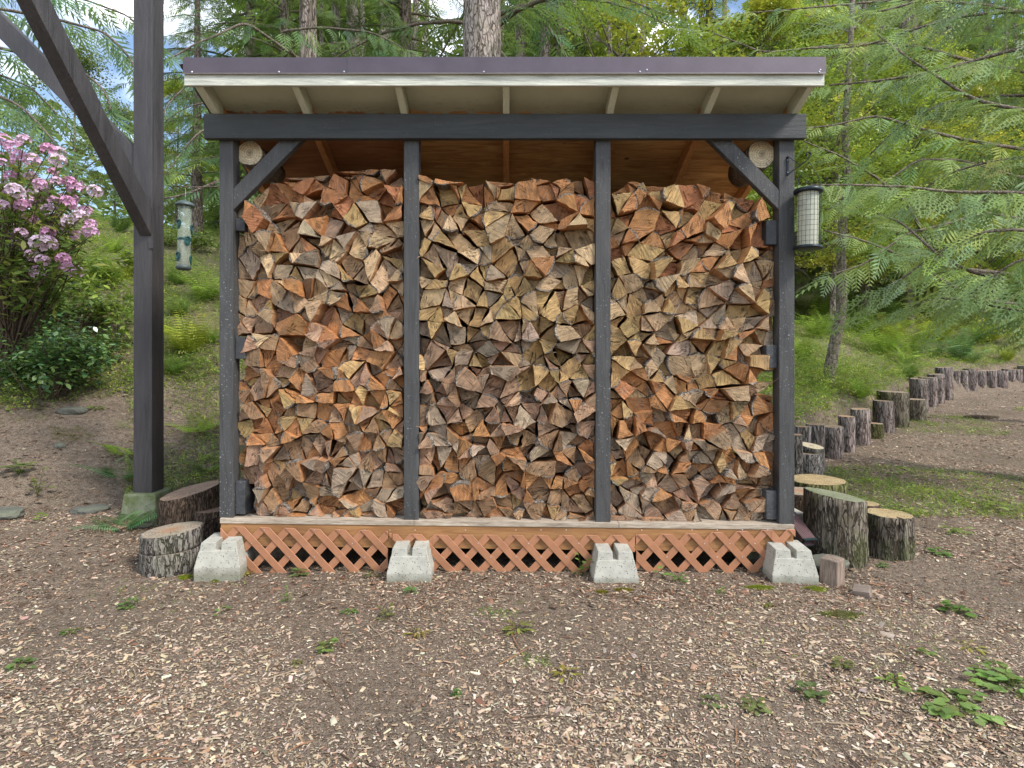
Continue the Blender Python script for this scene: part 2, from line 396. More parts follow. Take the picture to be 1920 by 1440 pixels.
# fascia and flashing
YF = 3.20
boxo('fascia_board', (X0(345, YF), X0(1546, YF), YF, YF+.02, Z0(160.5, YF), Z0(112, YF)), M['cream'], shed, .003)
def flashing(x0, x1, yo, zt, zb):
    prof = [(yo+.03, zt+.002), (yo, zt), (yo-.001, zb+.008), (yo-.007, zb), (yo-.0085, zb+.003)]
    v = [(x, y, z) for x in (x0, x1) for y, z in prof]; n = len(prof); f = [(i, i+1, n+i+1, n+i) for i in range(n-1)]
    me = mesh('roof_flashing', v, f, [M['flash'], M['steel']], [0, 0, 1, 1]); o = link('roof_flashing', me, shed); mo = o.modifiers.new('t', 'SOLIDIFY'); mo.thickness = .0012; return o
zt, zb = Z0(107.5, YF-.004), Z0(140, YF-.004)
fl1 = flashing(X0(344, YF), X0(655, YF), YF-.004, zt, zb+.001); fl2 = flashing(X0(652, YF), X0(1547.5, YF), YF-.0075, zt+.001, zb)
def screw(px, py, par, Y=YF-.008, r=.0052):
    c = P(px, py, Y); V, Fc = [], []
    for k, (dy, rr) in enumerate(((0, 1), (-.002, 1), (-.004, .6))):
        for i in range(8): th = i*math.pi/4; V.append((c.x+rr*r*math.cos(th), c.y+dy, c.z+rr*r*math.sin(th)))
    for k in range(2):
        for i in range(8): Fc.append((k*8+(i+1) % 8, k*8+i, (k+1)*8+i, (k+1)*8+(i+1) % 8))
    Fc.append(tuple(range(23, 15, -1))[::-1]); o = link('screw', mesh('screw', V, Fc, M['steel']), par); return o
for px in (360, 523): screw(px, 135, fl1, YF-.0055)
for px in (645, 907, 1200, 1536): screw(px, 134.5, fl2)
for px in (1213, 1538): screw(px, 131, fl2)
# deck
pv = []
def sloped(name, x0, x1, y0, y1, dz0, dz1, mat_, par=shed, bev=.002):
    v = [(x0, y0, deckz(x0)+dz0), (x1, y0, deckz(x1)+dz0), (x1, y1, deckz(x1)+dz0), (x0, y1, deckz(x0)+dz0), (x0, y0, deckz(x0)+dz1), (x1, y0, deckz(x1)+dz1), (x1, y1, deckz(x1)+dz1), (x0, y1, deckz(x0)+dz1)]
    o = link(name, mesh(name, v, box(0, 1, 0, 1, 0, 1)[1], mat_), par)
    if bev: bevel(o, bev)
    return o
xl, xr = X0(412, 3.425), X0(1489.5, 3.425)
for a, b in ((xl, -.55), (-.548, .67), (.672, xr)): sloped('deck_plywood', a, b, 3.425, YB, -.030, 0, M['ply_edge'])
sloped('rim_joist', xl+.003, xr-.003, 3.430, 3.470, -.165, -.031, M['joist'])
sloped('rim_joist', xl+.003, xr-.003, YB-.04, YB, -.165, -.031, M['dark_wood'])
for x in np.linspace(xl+.25, xr-.25, 8): sloped('deck_joist', x-.02, x+.02, 3.472, YB-.042, -.165, -.031, M['dark_wood'], bev=0)
# rear wall boards
for k in range(13):
    z = .30+k*.145
    boxo('wall_board', (X0(411), X0(1490), YB+.001, YB+.02, z, z+.140), M['dark_wood'], shed, .002)
# lattice skirt
lat = empty('lattice_skirt', (0, 0, 0), shed); lat.matrix_parent_inverse = Matrix.Translation(shed.location).inverted()
def clip(poly, a, b, c):
    out = []
    for i in range(len(poly)):
        p, q = poly[i], poly[(i+1) % len(poly)]; dp, dq = a*p[0]+b*p[1]-c, a*q[0]+b*q[1]-c
        if dp <= 0: out.append(p)
        if (dp < 0 < dq) or (dq < 0 < dp):
            t = dp/(dp-dq); out.append((p[0]+t*(q[0]-p[0]), p[1]+t*(q[1]-p[1])))
    return out
SECT = [  # x0, x1, top at x0, top at x1, bottom at x0, bottom at x1
    (413, 457, 987, 988, 1018, 1020), (457, 727, 988, 996, 1076, 1083), (729.5, 734, 1000, 1000, 1031, 1031), (736, 810, 1001, 1002, 1033, 1033), (810, 1112, 1003, 1004, 1081, 1096),
    (1112, 1191, 1004, 1003, 1035, 1035), (1193, 1330, 1003, 1000, 1087, 1096), (1330, 1446, 999, 994, 1096, 1066), (1446, 1491.5, 994, 993, 1030, 1030)]
YL = 3.412; pitch, mslope, wpx = 47.2, 1.07, 13.2
def strips():
    for fam in (0, 1):
        sgn = 1 if fam == 0 else -1
        for k in range(-4, 32):
            xk = 448+k*pitch
            for sec in SECT:
                x0, x1, t0, t1, b0, b1 = sec; nx = math.hypot(1, mslope)
                # centre line y = 992 + sgn*m*(x-xk); half width wpx/2 across
                c0 = float(np.interp(xk, [412, 727, 736, 1190, 1490], [986, 994.5, 998.5, 1002, 992])); hy = wpx/2*nx
                pl = [(x0, t0), (x1, t1), (x1, b1), (x0, b0)]
                pl = clip(pl, -sgn*mslope, 1, c0-sgn*mslope*xk+hy); pl = clip(pl, sgn*mslope, -1, -(c0-sgn*mslope*xk)+hy) if len(pl) > 2 else []
                if len(pl) < 3: continue
                ar = abs(sum(pl[i][0]*pl[(i+1) % len(pl)][1]-pl[(i+1) % len(pl)][0]*pl[i][1] for i in range(len(pl))))/2
                if ar < 14: continue
                q = [pl[0]]
                for p_ in pl[1:]:
                    if math.hypot(p_[0]-q[-1][0], p_[1]-q[-1][1]) > .2: q.append(p_)
                if len(q) < 3: continue
                yield fam, q
for fam, q in strips():
    ya = YL+fam*.0052+random.uniform(-.0008, .0008); pts = [(X0(x, YL), Z0(y, YL)) for x, y in q]
    ar = sum(pts[i][0]*pts[(i+1) % len(pts)][1]-pts[(i+1) % len(pts)][0]*pts[i][1] for i in range(len(pts)))
    if ar < 0: pts = pts[::-1]
    n = len(pts); v = [(x, ya, z) for x, z in pts]+[(x, ya+.005, z) for x, z in pts]
    f = [tuple(range(n)), tuple(range(2*n-1, n-1, -1))]+[((i+1) % n, i, i+n, (i+1) % n+n) for i in range(n)]
    o = link('strip', mesh('strip', v, f, M['lattice'])); o.parent = lat; bevel(o, .0012, 1)
sv, sf = [], []
for k in range(30):
    for r_ in range(3):
        px = 448+k*pitch+(pitch/2 if r_ % 2 else 0); py = 994+r_*25.3
        if random.random() < .5 and 430 < px < 1480 and (r_ == 0 or not any(a < px < b for a, b in ((340, 460), (720, 815), (1105, 1205), (1440, 1560)))):
            c = P(px, py, YL-.001); b0 = len(sv)
            sv += [(c.x+.0035*math.cos(i*math.pi/3), c.y, c.z+.0035*math.sin(i*math.pi/3)) for i in range(6)]+[(c.x, c.y-.0018, c.z)]
            sf += [(b0+i, b0+(i+1) % 6, b0+6) for i in range(6)]
st = link('staple', mesh('staple', sv, sf, M['steel'])); st.parent = lat; st['kind'] = 'stuff'

# ------------------------------------------------------------------ pier blocks
def pier(xc, yc, zb, s=1., rz=0., mat_=None):
    w0, w1, w2, h0, h1, h2 = .137, .137, .105, .055, .155, .205
    V, Fc = [], []
    def fr(loops):
        b = len(V)
        for (a0, a1, c0, c1, z) in loops: V.extend([(a0, c0, z), (a1, c0, z), (a1, c1, z), (a0, c1, z)])
        n = len(loops)
        Fc.append((b+3, b+2, b+1, b)); e = b+4*(n-1); Fc.append((e, e+1, e+2, e+3))
        for k in range(n-1):
            for i in range(4): Fc.append((b+4*k+i, b+4*k+(i+1) % 4, b+4*(k+1)+(i+1) % 4, b+4*(k+1)+i))
    wt_ = w1+(w2-w1)*(h1-h0)/(h2-h0)
    fr([(-w0, w0, -w0, w0, -.08), (-w0, w0, -w0, w0, h0), (-wt_, wt_, -wt_, wt_, h1)])
    g = .0155
    for sx in (-1, 1):
        for sy in (1,):
            a = sorted((sx*g, sx*(wt_-.0015))); c = (-wt_+.0015, wt_-.0015); a2 = sorted((sx*g*1.15, sx*w2)); c2 = (-w2, w2)
            fr([(a[0], a[1], c[0], c[1], h1-.006), (a2[0], a2[1], c2[0], c2[1], h2)])
    me = mesh('pier_block', [(x*s, y*s, z*s) for x, y, z in V], Fc, mat_ or M['concrete'])
    o = link('pier_block', me); o.location = (xc, yc, zb); o.rotation_euler.z = rz
    bv = bevel(o, .0035, 2)
    return o
PB = [(403, 3.42, .022, 'grey concrete pier block under the corner of the deck beside the stacked log rounds', .10),
      (766, 3.395, -.002, 'grey concrete pier block under the deck directly below the second dark post', .02),
      (1156, 3.375, -.018, 'grey concrete pier block under the deck directly below the third dark post', -.02),
      (1495, 3.385, -.012, 'grey concrete pier block with mossy foot beside the small weathered wood blocks', -.10)]
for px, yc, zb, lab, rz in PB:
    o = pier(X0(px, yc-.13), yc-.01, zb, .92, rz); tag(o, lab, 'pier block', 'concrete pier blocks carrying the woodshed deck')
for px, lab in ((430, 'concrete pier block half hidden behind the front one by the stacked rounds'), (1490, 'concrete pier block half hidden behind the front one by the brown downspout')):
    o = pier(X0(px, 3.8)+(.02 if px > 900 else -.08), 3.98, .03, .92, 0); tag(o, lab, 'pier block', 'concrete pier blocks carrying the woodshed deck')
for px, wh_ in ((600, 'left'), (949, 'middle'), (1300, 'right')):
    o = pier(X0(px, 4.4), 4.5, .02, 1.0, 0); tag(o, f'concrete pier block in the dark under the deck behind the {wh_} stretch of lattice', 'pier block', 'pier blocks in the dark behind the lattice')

# ------------------------------------------------------------------ pergola on the left
perg = empty('pergola_post', (-2.62, 4.25, .2)); tag(perg, 'tall dark square post with two angled braces on a mossy concrete footing', 'pergola post')
def rotbox(cx, cy, hx, hy, z0, z1, a):
    v, f = box(-hx, hx, -hy, hy, z0, z1); c, s = math.cos(a), math.sin(a)
    return [(cx+x*c-y*s, cy+x*s+y*c, z) for x, y, z in v], f
xf, yf = X0(286, 4.2), 4.2; hw = .070
pcx, pcy = xf-hw, yf+hw
v, f = rotbox(pcx, pcy, hw, hw, .28, 4.6, R(-2)); bevel(link('post', mesh('post', v, f, M['pergola']), perg), .005)
# brace towards the camera (45 degrees in the y-z plane) and brace towards the left (x-z plane)
x0, x1 = xf-.092, xf-.004
za = 2.06
pr = [(4.203, za+.06), (4.203, za+.26), (2.35, za+.26+1.853), (2.35, za+.06+1.853)]
zc = Z0(443, 4.2)
pr = [(4.199, zc), (4.199, zc+.21), (2.3, zc+.21+1.9), (2.3, zc+1.9)]
v = [(x, y, z) for x in (x0, x1) for y, z in pr]; f = [(0, 1, 2, 3), (7, 6, 5, 4), (0, 4, 5, 1), (1, 5, 6, 2), (2, 6, 7, 3), (3, 7, 4, 0)]
bevel(link('brace', mesh('brace', v, f, M['pergola']), perg), .004)
za, zb_ = Z0(331, 4.27), Z0(283, 4.27)
xe_ = pcx-hw
v = [(x, y, z) for y in (4.225, 4.315) for x, z in ((xe_, za), (xe_, zb_), (xe_-1.7, zb_+1.7), (xe_-1.7, za+1.7))]
f = [(0, 3, 2, 1), (4, 5, 6, 7), (0, 1, 5, 4), (1, 2, 6, 5), (2, 3, 7, 6), (3, 0, 4, 7)]
bevel(link('brace', mesh('brace', v, f, M['pergola']), perg), .004)
boxo('beam', (pcx-2.6, pcx+.4, pcy-.07, pcy+.07, 4.601, 4.80), M['beam'], perg); boxo('beam', (pcx-.07, pcx+.07, 1.2, pcy-.071, 4.601, 4.80), M['beam_y'], perg)
# footing: square frustum
V = []
for w, z in ((.140, -.05), (.135, .08), (.115, .285)):
    for sx, sy in ((-1, -1), (1, -1), (1, 1), (-1, 1)): V.append((pcx+sx*w, pcy+sy*w, z))
Fc = [(3, 2, 1, 0), (8, 9, 10, 11)]+[(4*k+i, 4*k+(i+1) % 4, 4*k+4+(i+1) % 4, 4*k+4+i) for k in range(2) for i in range(4)]
bevel(link('footing', mesh('footing', V, Fc, M['mossy_concrete']), perg), .012, 2)
bp = P(284, 457, 4.19); boxo('hinge_plate', (bp.x-.02, bp.x+.012, 4.19, 4.1985, bp.z-.035, bp.z+.03), M['pergola'], perg, .001)
# ------------------------------------------------------------------ firewood
def m_endgrain():
    t = NT('split_end_grain'); tint = t.attr(); uv = t.n('UVMap').outputs[0]; P3 = t.pos()
    sx = t.n('SeparateXYZ', {0: uv}); u, v_ = sx.outputs[0], sx.outputs[1]
    r = t.n('VectorMath', {0: uv}, operation='LENGTH').outputs['Value']
    wob = t.math('MULTIPLY', t.noise(P3, 12, 3, .6), .012)
    ring = t.math('SINE', t.math('MULTIPLY', t.math('ADD', r, wob), 620.)); ring = t.rng(ring, -1, 1, .0, 1.)
    saw = t.noise(t.n('Mapping', {'Vector': uv, 'Scale': (10, 105, 1), 'Rotation': (0, 0, .5)}).outputs[0], 1, 3, .7)
    saw2 = t.noise(t.n('Mapping', {'Vector': uv, 'Scale': (12, 60, 1), 'Rotation': (0, 0, .42)}).outputs[0], 1, 4, .75)
    ang = t.math('ARCTAN2', v_, u)
    chk = t.noise(t.n('CombineXYZ', {0: t.math('MULTIPLY', ang, 9.), 1: t.math('MULTIPLY', r, 7.), 2: t.math('MULTIPLY', t.n('SeparateXYZ', {0: tint}).outputs[0], 40.)}).outputs[0], 1, 2, .5)
    crack = t.rng(t.math('ABSOLUTE', t.math('SUBTRACT', chk, .5)), .0, .035, 1, 0)
    cm = t.rng(t.noise(P3, 17, 2, .5), .50, .60); crack = t.math('MULTIPLY', crack, cm)
    blot = t.noise(P3, 21, 5, .65); c = t.mul(tint, t.rng(blot, .28, .72, .62, 1.28))
    c = t.mul(c, t.rng(saw, .3, .7, .66, 1.32)); c = t.mul(c, t.rng(ring, 0, 1, .88, 1.08)); c = t.mul(c, t.rng(saw2, .3, .7, .76, 1.2))
    gb = t.rng(t.noise(P3, 14, 3, .6), .54, .66); c = t.mix(t.math('MULTIPLY', gb, .25), c, (.16, .15, .13))
    sp = t.rng(t.noise(P3, 120, 1, .5), .70, .74); c = t.mix(t.math('MULTIPLY', sp, .8), c, (.05, .035, .02))
    c = t.mul(c, t.rng(crack, 0, 1, 1, .3))
    h = t.math('SUBTRACT', t.math('ADD', t.math('ADD', saw, t.math('MULTIPLY', saw2, .8)), t.math('MULTIPLY', ring, .12)), t.math('MULTIPLY', crack, 1.2))
    return t.done(c, .82, t.bump(h, .007, 1.), .25)
def m_splitside():
    t = NT('split_side_grain'); tint = t.attr(); P3 = t.pos((60, 5, 60)); g = t.noise(P3, 1, 5, .7, .4); g2 = t.noise(t.pos((160, 9, 160)), 1, 3, .7)
    c = t.mix(.5, tint, (.40, .165, .055)); c = t.mul(c, t.rng(g, .28, .72, .55, 1.35)); c = t.mul(c, t.rng(g2, .3, .7, .8, 1.15))
    return t.done(c, .75, t.bump(t.math('ADD', g, t.math('MULTIPLY', g2, .5)), .006, 1.), .25)
def m_bark(name='bark', a=(.115, .09, .07), b=(.33, .28, .22), dk=(.025, .017, .012), sc=(1, 1, 1), fur=26., red=.0, moss=0., dist=.012):
    t = NT(name); p = t.pos(sc); n1 = t.noise(p, 6, 6, .7)
    w = t.n('VectorMath', {0: p, 1: t.n('VectorMath', {0: t.n('TexNoise', {'Vector': p, 'Scale': fur*.6, 'Detail': 3}).outputs['Color'], 'Scale': .05}, operation='SCALE').outputs[0]}, operation='ADD').outputs[0]
    rdg = t.math('ABSOLUTE', t.math('SUBTRACT', t.noise(w, fur*.9, 3, .55), .5)); vo = t.n('TexVoronoi', {'Vector': w, 'Scale': fur}, feature='DISTANCE_TO_EDGE').outputs[0]
    cr_ = t.math('MAXIMUM', t.rng(rdg, .0, .05, 1, 0, True), t.math('MULTIPLY', t.rng(vo, .0, .10, 1, 0, True), .55)); f = t.noise(p, fur*5, 4, .7)
    c = t.mix(t.rng(n1, .3, .7), a, b); c = t.mul(c, t.rng(f, .3, .7, .55, 1.4)); c = t.mix(t.math('MULTIPLY', cr_, .85), c, dk)
    if red: c = t.mix(t.math('MULTIPLY', t.rng(t.noise(p, 3, 3, .5), .5, .62), red), c, (.24, .085, .045))
    if moss: c = t.mix(t.math('MULTIPLY', t.rng(t.noise(t.pos(), 3.6, 5, .7), .48, .62), moss), c, (.10, .13, .025))
    h = t.math('ADD', t.math('MULTIPLY', cr_, -1.), t.math('MULTIPLY', f, .35))
    return t.done(c, .92, t.bump(h, dist, 1.), .15)
M['end'] = m_endgrain(); M['side'] = m_splitside(); M['bark'] = m_bark('firewood_bark', (.14, .11, .085), (.44, .385, .32), fur=60., sc=(1, .3, 1), dist=.006)

TONE = dict(grey=(.36, .285, .205), buff=(.48, .34, .195), yellow=(.45, .30, .125), orange=(.42, .185, .066), red=(.35, .13, .052), brown=(.29, .175, .095), pink=(.37, .23, .15))
ADJ = dict(grey='weathered grey', buff='pale buff', yellow='yellow-tan', orange='fresh orange', red='reddish', brown='brown', pink='pinkish tan')
ZONES = {0: [(330, dict(red=4, orange=3, brown=2, buff=1)), (430, dict(buff=5, grey=4, brown=2, yellow=1)), (500, dict(buff=4, yellow=3, grey=2, orange=1)), (570, dict(pink=4, buff=2, brown=2, orange=2, grey=1)),
             (640, dict(pink=3, orange=3, grey=2, brown=2)), (700, dict(orange=6, yellow=2, brown=2, pink=1)), (790, dict(orange=5, pink=3, brown=3, yellow=1)), (845, dict(pink=5, grey=4, brown=2)),
             (900, dict(orange=4, grey=2, pink=3, brown=2)), (955, dict(brown=5, orange=3, yellow=1))],
         1: [(335, dict(orange=6, red=2, yellow=2, buff=1)), (395, dict(orange=3, buff=4, yellow=2)), (430, dict(buff=6, yellow=3, grey=2)), (540, dict(buff=4, yellow=4, grey=2)), (620, dict(buff=3, grey=3, yellow=2, pink=2)),
             (680, dict(grey=4, pink=4, yellow=2, brown=2)), (760, dict(pink=4, grey=3, brown=3, orange=1)), (840, dict(brown=4, pink=3, grey=2, orange=2)), (880, dict(orange=5, brown=3, pink=1)), (925, dict(pink=4, brown=4, yellow=1, orange=1)), (960, dict(brown=4, pink=3, grey=1))],
         2: [(345, dict(orange=7, yellow=3, red=2)), (420, dict(red=4, orange=5, yellow=1)), (465, dict(yellow=5, buff=5, orange=1)), (540, dict(buff=6, yellow=3, grey=2)), (600, dict(buff=4, grey=4, yellow=2)), (650, dict(yellow=6, buff=3, orange=2)),
             (712, dict(orange=8, red=2, yellow=1)), (765, dict(orange=4, pink=3, buff=2)), (800, dict(grey=5, buff=3, orange=2)), (850, dict(orange=6, brown=2, grey=1, yellow=1)), (890, dict(grey=4, pink=4, brown=2)), (940, dict(grey=3, pink=3, brown=4))]}
def tone_at(bay, px, py):
    z = ZONES[bay]; py += random.gauss(0, 28); k = 0
    while k+1 < len(z) and py > z[k+1][0]: k += 1
    d = dict(z[k][1])
    if bay == 1 and py > 600 and py < 720 and px > 1000: d['yellow'] = d.get('yellow', 0)+5
    if bay == 0 and 560 < px < 740 and 845 < py < 960: d['grey'] = d.get('grey', 0)+4
    if bay == 0 and px < 600 and 430 < py < 480: d['grey'] = d.get('grey', 0)+5
    return random.choices(list(d), list(d.values()))[0]
TOPS = {0: [(437, 385), (470, 372), (495, 342), (560, 350), (600, 330), (640, 328), (665, 338), (690, 322), (730, 326), (757, 328)],
        1: [(783, 332), (815, 340), (850, 350), (880, 352), (905, 345), (940, 354), (985, 348), (1010, 338), (1045, 350), (1062, 342), (1095, 336), (1116, 334)],
        2: [(1143, 366), (1170, 345), (1215, 342), (1245, 362), (1285, 338), (1310, 348), (1345, 352), (1375, 368), (1410, 360), (1440, 388), (1456, 410)]}
BX = {0: (438, 757), 1: (784, 1116), 2: (1143, 1458)}
BOT = {0: (969, 981), 1: (981, 984), 2: (983, 984)}
def topy(b, x):
    a = TOPS[b]
    return float(np.interp(x, [p[0] for p in a], [p[1] for p in a]))
def boty(b, x): return float(np.interp(x, BX[b], BOT[b]))
def holes(b, x, y):
    """rail ends and gaps that stay free of wood"""
    if b == 0 and x < 460 and (402 < y < 434 or 624 < y < 676): return True
    if b == 0 and x < 476 and 896 < y < 975: return True
    if b == 0 and x < 449 and y > 676: return True
    if b == 2 and x > 1443 and (405 < y < 462 or 642 < y < 692): return True
    if b == 2 and x > 1436 and 918 < y: return True
    if b == 2 and x > 1428 and 700 < y < 745: return True
    if b == 2 and x > 1436 and 380 < y < 412: return True
    return False
pieces = []
for b in range(3):
    xa, xb = BX[b]; pts = []; y = BOT[b][1]+0.; row = 0
    while y > 318:
        t = (y-330)/650; s = 35.5*(1-t)+27.5*t; rh = s*.84*random.uniform(.92, 1.08)
        n = max(3, int(round((xb-xa)/s))); off = (row % 2)*.5; ph = random.uniform(0, 6)
        xs_row = [xa+(xb-xa)*(k+off)/n for k in range(n+1) if 0 <= (k+off)/n <= 1]
        if off: xs_row = [xa]+xs_row+[xb]
        for x in xs_row:
            edge = x < xa+2 or x > xb-2
            jx = 0 if edge else random.gauss(0, s*.20); jy = random.gauss(0, s*.19)+4*math.sin(x*.03+ph)
            yy = y+(jy if row else 0)
            if row == 0: yy = boty(b, x)
            if yy < topy(b, x)-4: continue
            pts.append((x+jx, min(yy, boty(b, x))))
        y -= rh; row += 1
    for x in np.arange(xa, xb+1, 31.): pts.append((x, topy(b, x)+random.uniform(-5, 5)))
    vv, ee, ff, *_ = mgeo.delaunay_2d_cdt([Vector(p) for p in pts], [], [], 0, 1e-3)
    vv = [tuple(v) for v in vv]; tris = []
    for f in ff:
        c = (sum(vv[i][0] for i in f)/3, sum(vv[i][1] for i in f)/3)
        ar = abs((vv[f[1]][0]-vv[f[0]][0])*(vv[f[2]][1]-vv[f[0]][1])-(vv[f[2]][0]-vv[f[0]][0])*(vv[f[1]][1]-vv[f[0]][1]))/2
        if c[1] < topy(b, c[0])-7 or ar < 90: continue
        tris.append(list(f))
    emap = {}
    for ti, f in enumerate(tris):
        for k in range(3): emap.setdefault(frozenset((f[k], f[(k+1) % 3])), []).append(ti)
    used = set(); order = list(range(len(tris))); random.shuffle(order); polys = []
    def area(f): return abs(sum(vv[f[i]][0]*vv[f[(i+1) % len(f)]][1]-vv[f[(i+1) % len(f)]][0]*vv[f[i]][1] for i in range(len(f))))/2
    def convex(f):
        s = set()
        for i in range(len(f)):
            a, c, d = vv[f[i]], vv[f[(i+1) % len(f)]], vv[f[(i+2) % len(f)]]
            cr2 = (c[0]-a[0])*(d[1]-c[1])-(c[1]-a[1])*(d[0]-c[0]); s.add(cr2 > 60)
        return len(s) == 1
    for ti in order:
        if ti in used: continue
        f = tris[ti]; used.add(ti)
        if random.random() < .36 or area(f) < 260:
            es = sorted(range(3), key=lambda k: -math.dist(vv[f[k]], vv[f[(k+1) % 3]]))
            for k in es[:2]:
                a, c = f[k], f[(k+1) % 3]; o = [q for q in emap[frozenset((a, c))] if q not in used]
                if o:
                    g = tris[o[0]]; d = [q for q in g if q not in (a, c)][0]; q = [f[(k+2) % 3], a, d, c]
                    if convex(q) and area(q) < 1700: used.add(o[0]); f = q; break
        polys.append([vv[i] for i in f])
    for q in polys:
        cx, cy = sum(p[0] for p in q)/len(q), sum(p[1] for p in q)/len(q)
        if holes(b, cx, cy): continue
        pieces.append(dict(bay=b, poly=q, c=(cx, cy)))
YW = 3.495
def build_piece(pc):
    b = pc['bay']; cx, cy = pc['c']; q = pc['poly']
    # orient counter-clockwise seen from the camera in x,z
    k = YW/F; W_ = [((x-cx)*k, -(y-cy)*k) for x, y in q]
    if sum(W_[i][0]*W_[(i+1) % len(W_)][1]-W_[(i+1) % len(W_)][0]*W_[i][1] for i in range(len(W_))) < 0: W_ = W_[::-1]
    n = len(W_); sc = random.uniform(.84, 1.01); th = random.gauss(0, .08); W_ = [(sc*(x*math.cos(th)-z*math.sin(th)), sc*(x*math.sin(th)+z*math.cos(th))) for x, z in W_]
    def ang(i):
        a, c, d = W_[i-1], W_[i], W_[(i+1) % n]; v1 = (a[0]-c[0], a[1]-c[1]); v2 = (d[0]-c[0], d[1]-c[1])
        return math.acos(max(-1, min(1, (v1[0]*v2[0]+v1[1]*v2[1])/(math.hypot(*v1)*math.hypot(*v2)+1e-9))))
    sharp = min(range(n), key=ang); pith = W_[sharp]; pith = (pith[0]*random.uniform(.9, 1.6)+random.gauss(0, .01), pith[1]*random.uniform(.9, 1.6)+random.gauss(0, .01))
    bark = random.random() < .66; be = (sharp+1) % n if n == 3 else (sharp+random.choice((1, 2))) % n   # edge index start of bark edge
    ring = []; flags = []
    for i in range(n):
        a, c = W_[i], W_[(i+1) % n]; ln = math.hypot(c[0]-a[0], c[1]-a[1]); nx, nz = (c[1]-a[1])/(ln+1e-9), -(c[0]-a[0])/(ln+1e-9)
        m = 5 if (bark and i == be) else max(2, min(5, int(ln/.022)))
        bow = (ln*.19 if (bark and i == be) else random.gauss(0, .0032)); 
        for j in range(m):
            t = j/m; o = 4*t*(1-t)*bow + (random.gauss(0, .0021) if j else random.gauss(0, .0015))
            ring.append((a[0]+(c[0]-a[0])*t+nx*o, a[1]+(c[1]-a[1])*t+nz*o)); flags.append(bark and i == be)
    N = len(ring); ht = (980-cy)/650
    dep = random.gauss(0, .032)+random.choice((0, 0, 0, -.02, -.035, .04))
    if cy < 420: dep += random.gauss(-.01, .02)
    if b != 1 and (cx < 470 or cx > 1432): dep = random.uniform(-.0, .03)
    if cy > 925: dep = min(max(dep, -.035)+.012, .05)
    dep = max(-.088, min(.09, dep)); y0 = YW+dep
    tx, tz = random.gauss(0, .14), random.gauss(-.03, .14)                 # tilt of the sawn face
    ax, az = random.gauss(0, .055), random.gauss(0, .05)
    if random.random() < .07: ax, az = random.uniform(-.3, .3), random.uniform(-.15, .15)
    Ln = random.uniform(.36, .43); px0, pz0 = (cx-CX)/F*YW, EYE+(CY-cy)/F*YW
    V = []; bs = random.uniform(.86, 1.02)
    for x, z in ring: V.append((px0+x, y0+tx*x+tz*z+random.gauss(0, .0007), pz0+z))
    for x, z in ring: V.append((px0+x*bs+ax*Ln, y0+Ln, pz0+z*bs+az*Ln))
    lo_, hi_ = {0: (X0(437), X0(757)), 1: (X0(785), X0(1117)), 2: (X0(1145), X0(1461))}[b]
    V = [(min(max(x, lo_+.002), hi_-.002), y, max(z, deckz(x)+.002)) for x, y, z in V]
    Fc, mi = [], []
    tone = tone_at(b, cx, cy); pc['tone'] = tone; pc['bark'] = bark
    base = (np.array(TONE[tone])*.80+np.array((.43, .27, .145))*.20)*random.uniform(.68, 1.2)*(1+rng.normal(0, .018, 3))
    # front: wood face, with a thin bark rim along the round edge
    idx = list(range(N))
    if bark:
        S_ = [i for i in idx if flags[i]]; s0 = S_[0]; run = [(s0+j) % N for j in range(len(S_)+1)]
        inner = {}
        mx_, mz_ = W_[sharp] if n == 3 else (0, 0)
        for j, i in enumerate(run[1:-1]):
            x, z = ring[i]; d = math.hypot(x-mx_, z-mz_)+1e-9; w = .010; x2, z2 = x-(x-mx_)/d*w, z-(z-mz_)/d*w
            inner[i] = len(V); V.append((px0+x2, y0+tx*x2+tz*z2+.0005, pz0+z2))
        face = [inner.get(i, i) for i in idx]; Fc.append(tuple(face)); mi.append(0)
        for a, c in zip(run[:-1], run[1:]):
            ia, ic = inner.get(a, a), inner.get(c, c)
            if ia == a and ic == c: continue
            Fc.append(tuple(dict.fromkeys((a, c, ic, ia)))); mi.append(2)
    else:
        Fc.append(tuple(idx)); mi.append(0)
    for i in range(N):
        j = (i+1) % N; Fc.append((j, i, i+N, j+N)); mi.append(2 if flags[i] else 1)
    Fc.append(tuple(range(2*N-1, N-1, -1))); mi.append(0)
    ra = random.uniform(0, 6.28); ca, sa = math.cos(ra), math.sin(ra); uvs = []
    for f in Fc:
        for i in f:
            x, z = V[i][0]-px0-pith[0], V[i][2]-pz0-pith[1]; uvs.append((x*ca-z*sa, x*sa+z*ca))
    pc.update(V=V, F=Fc, mi=mi, col=(*np.clip(base, .01, .9), 1), uv=uvs)
    pc['size'] = abs(sum(W_[i][0]*W_[(i+1) % n][1]-W_[(i+1) % n][0]*W_[i][1] for i in range(n)))/2*(1 if dep < .02 else .7)
for pc in pieces: build_piece(pc)
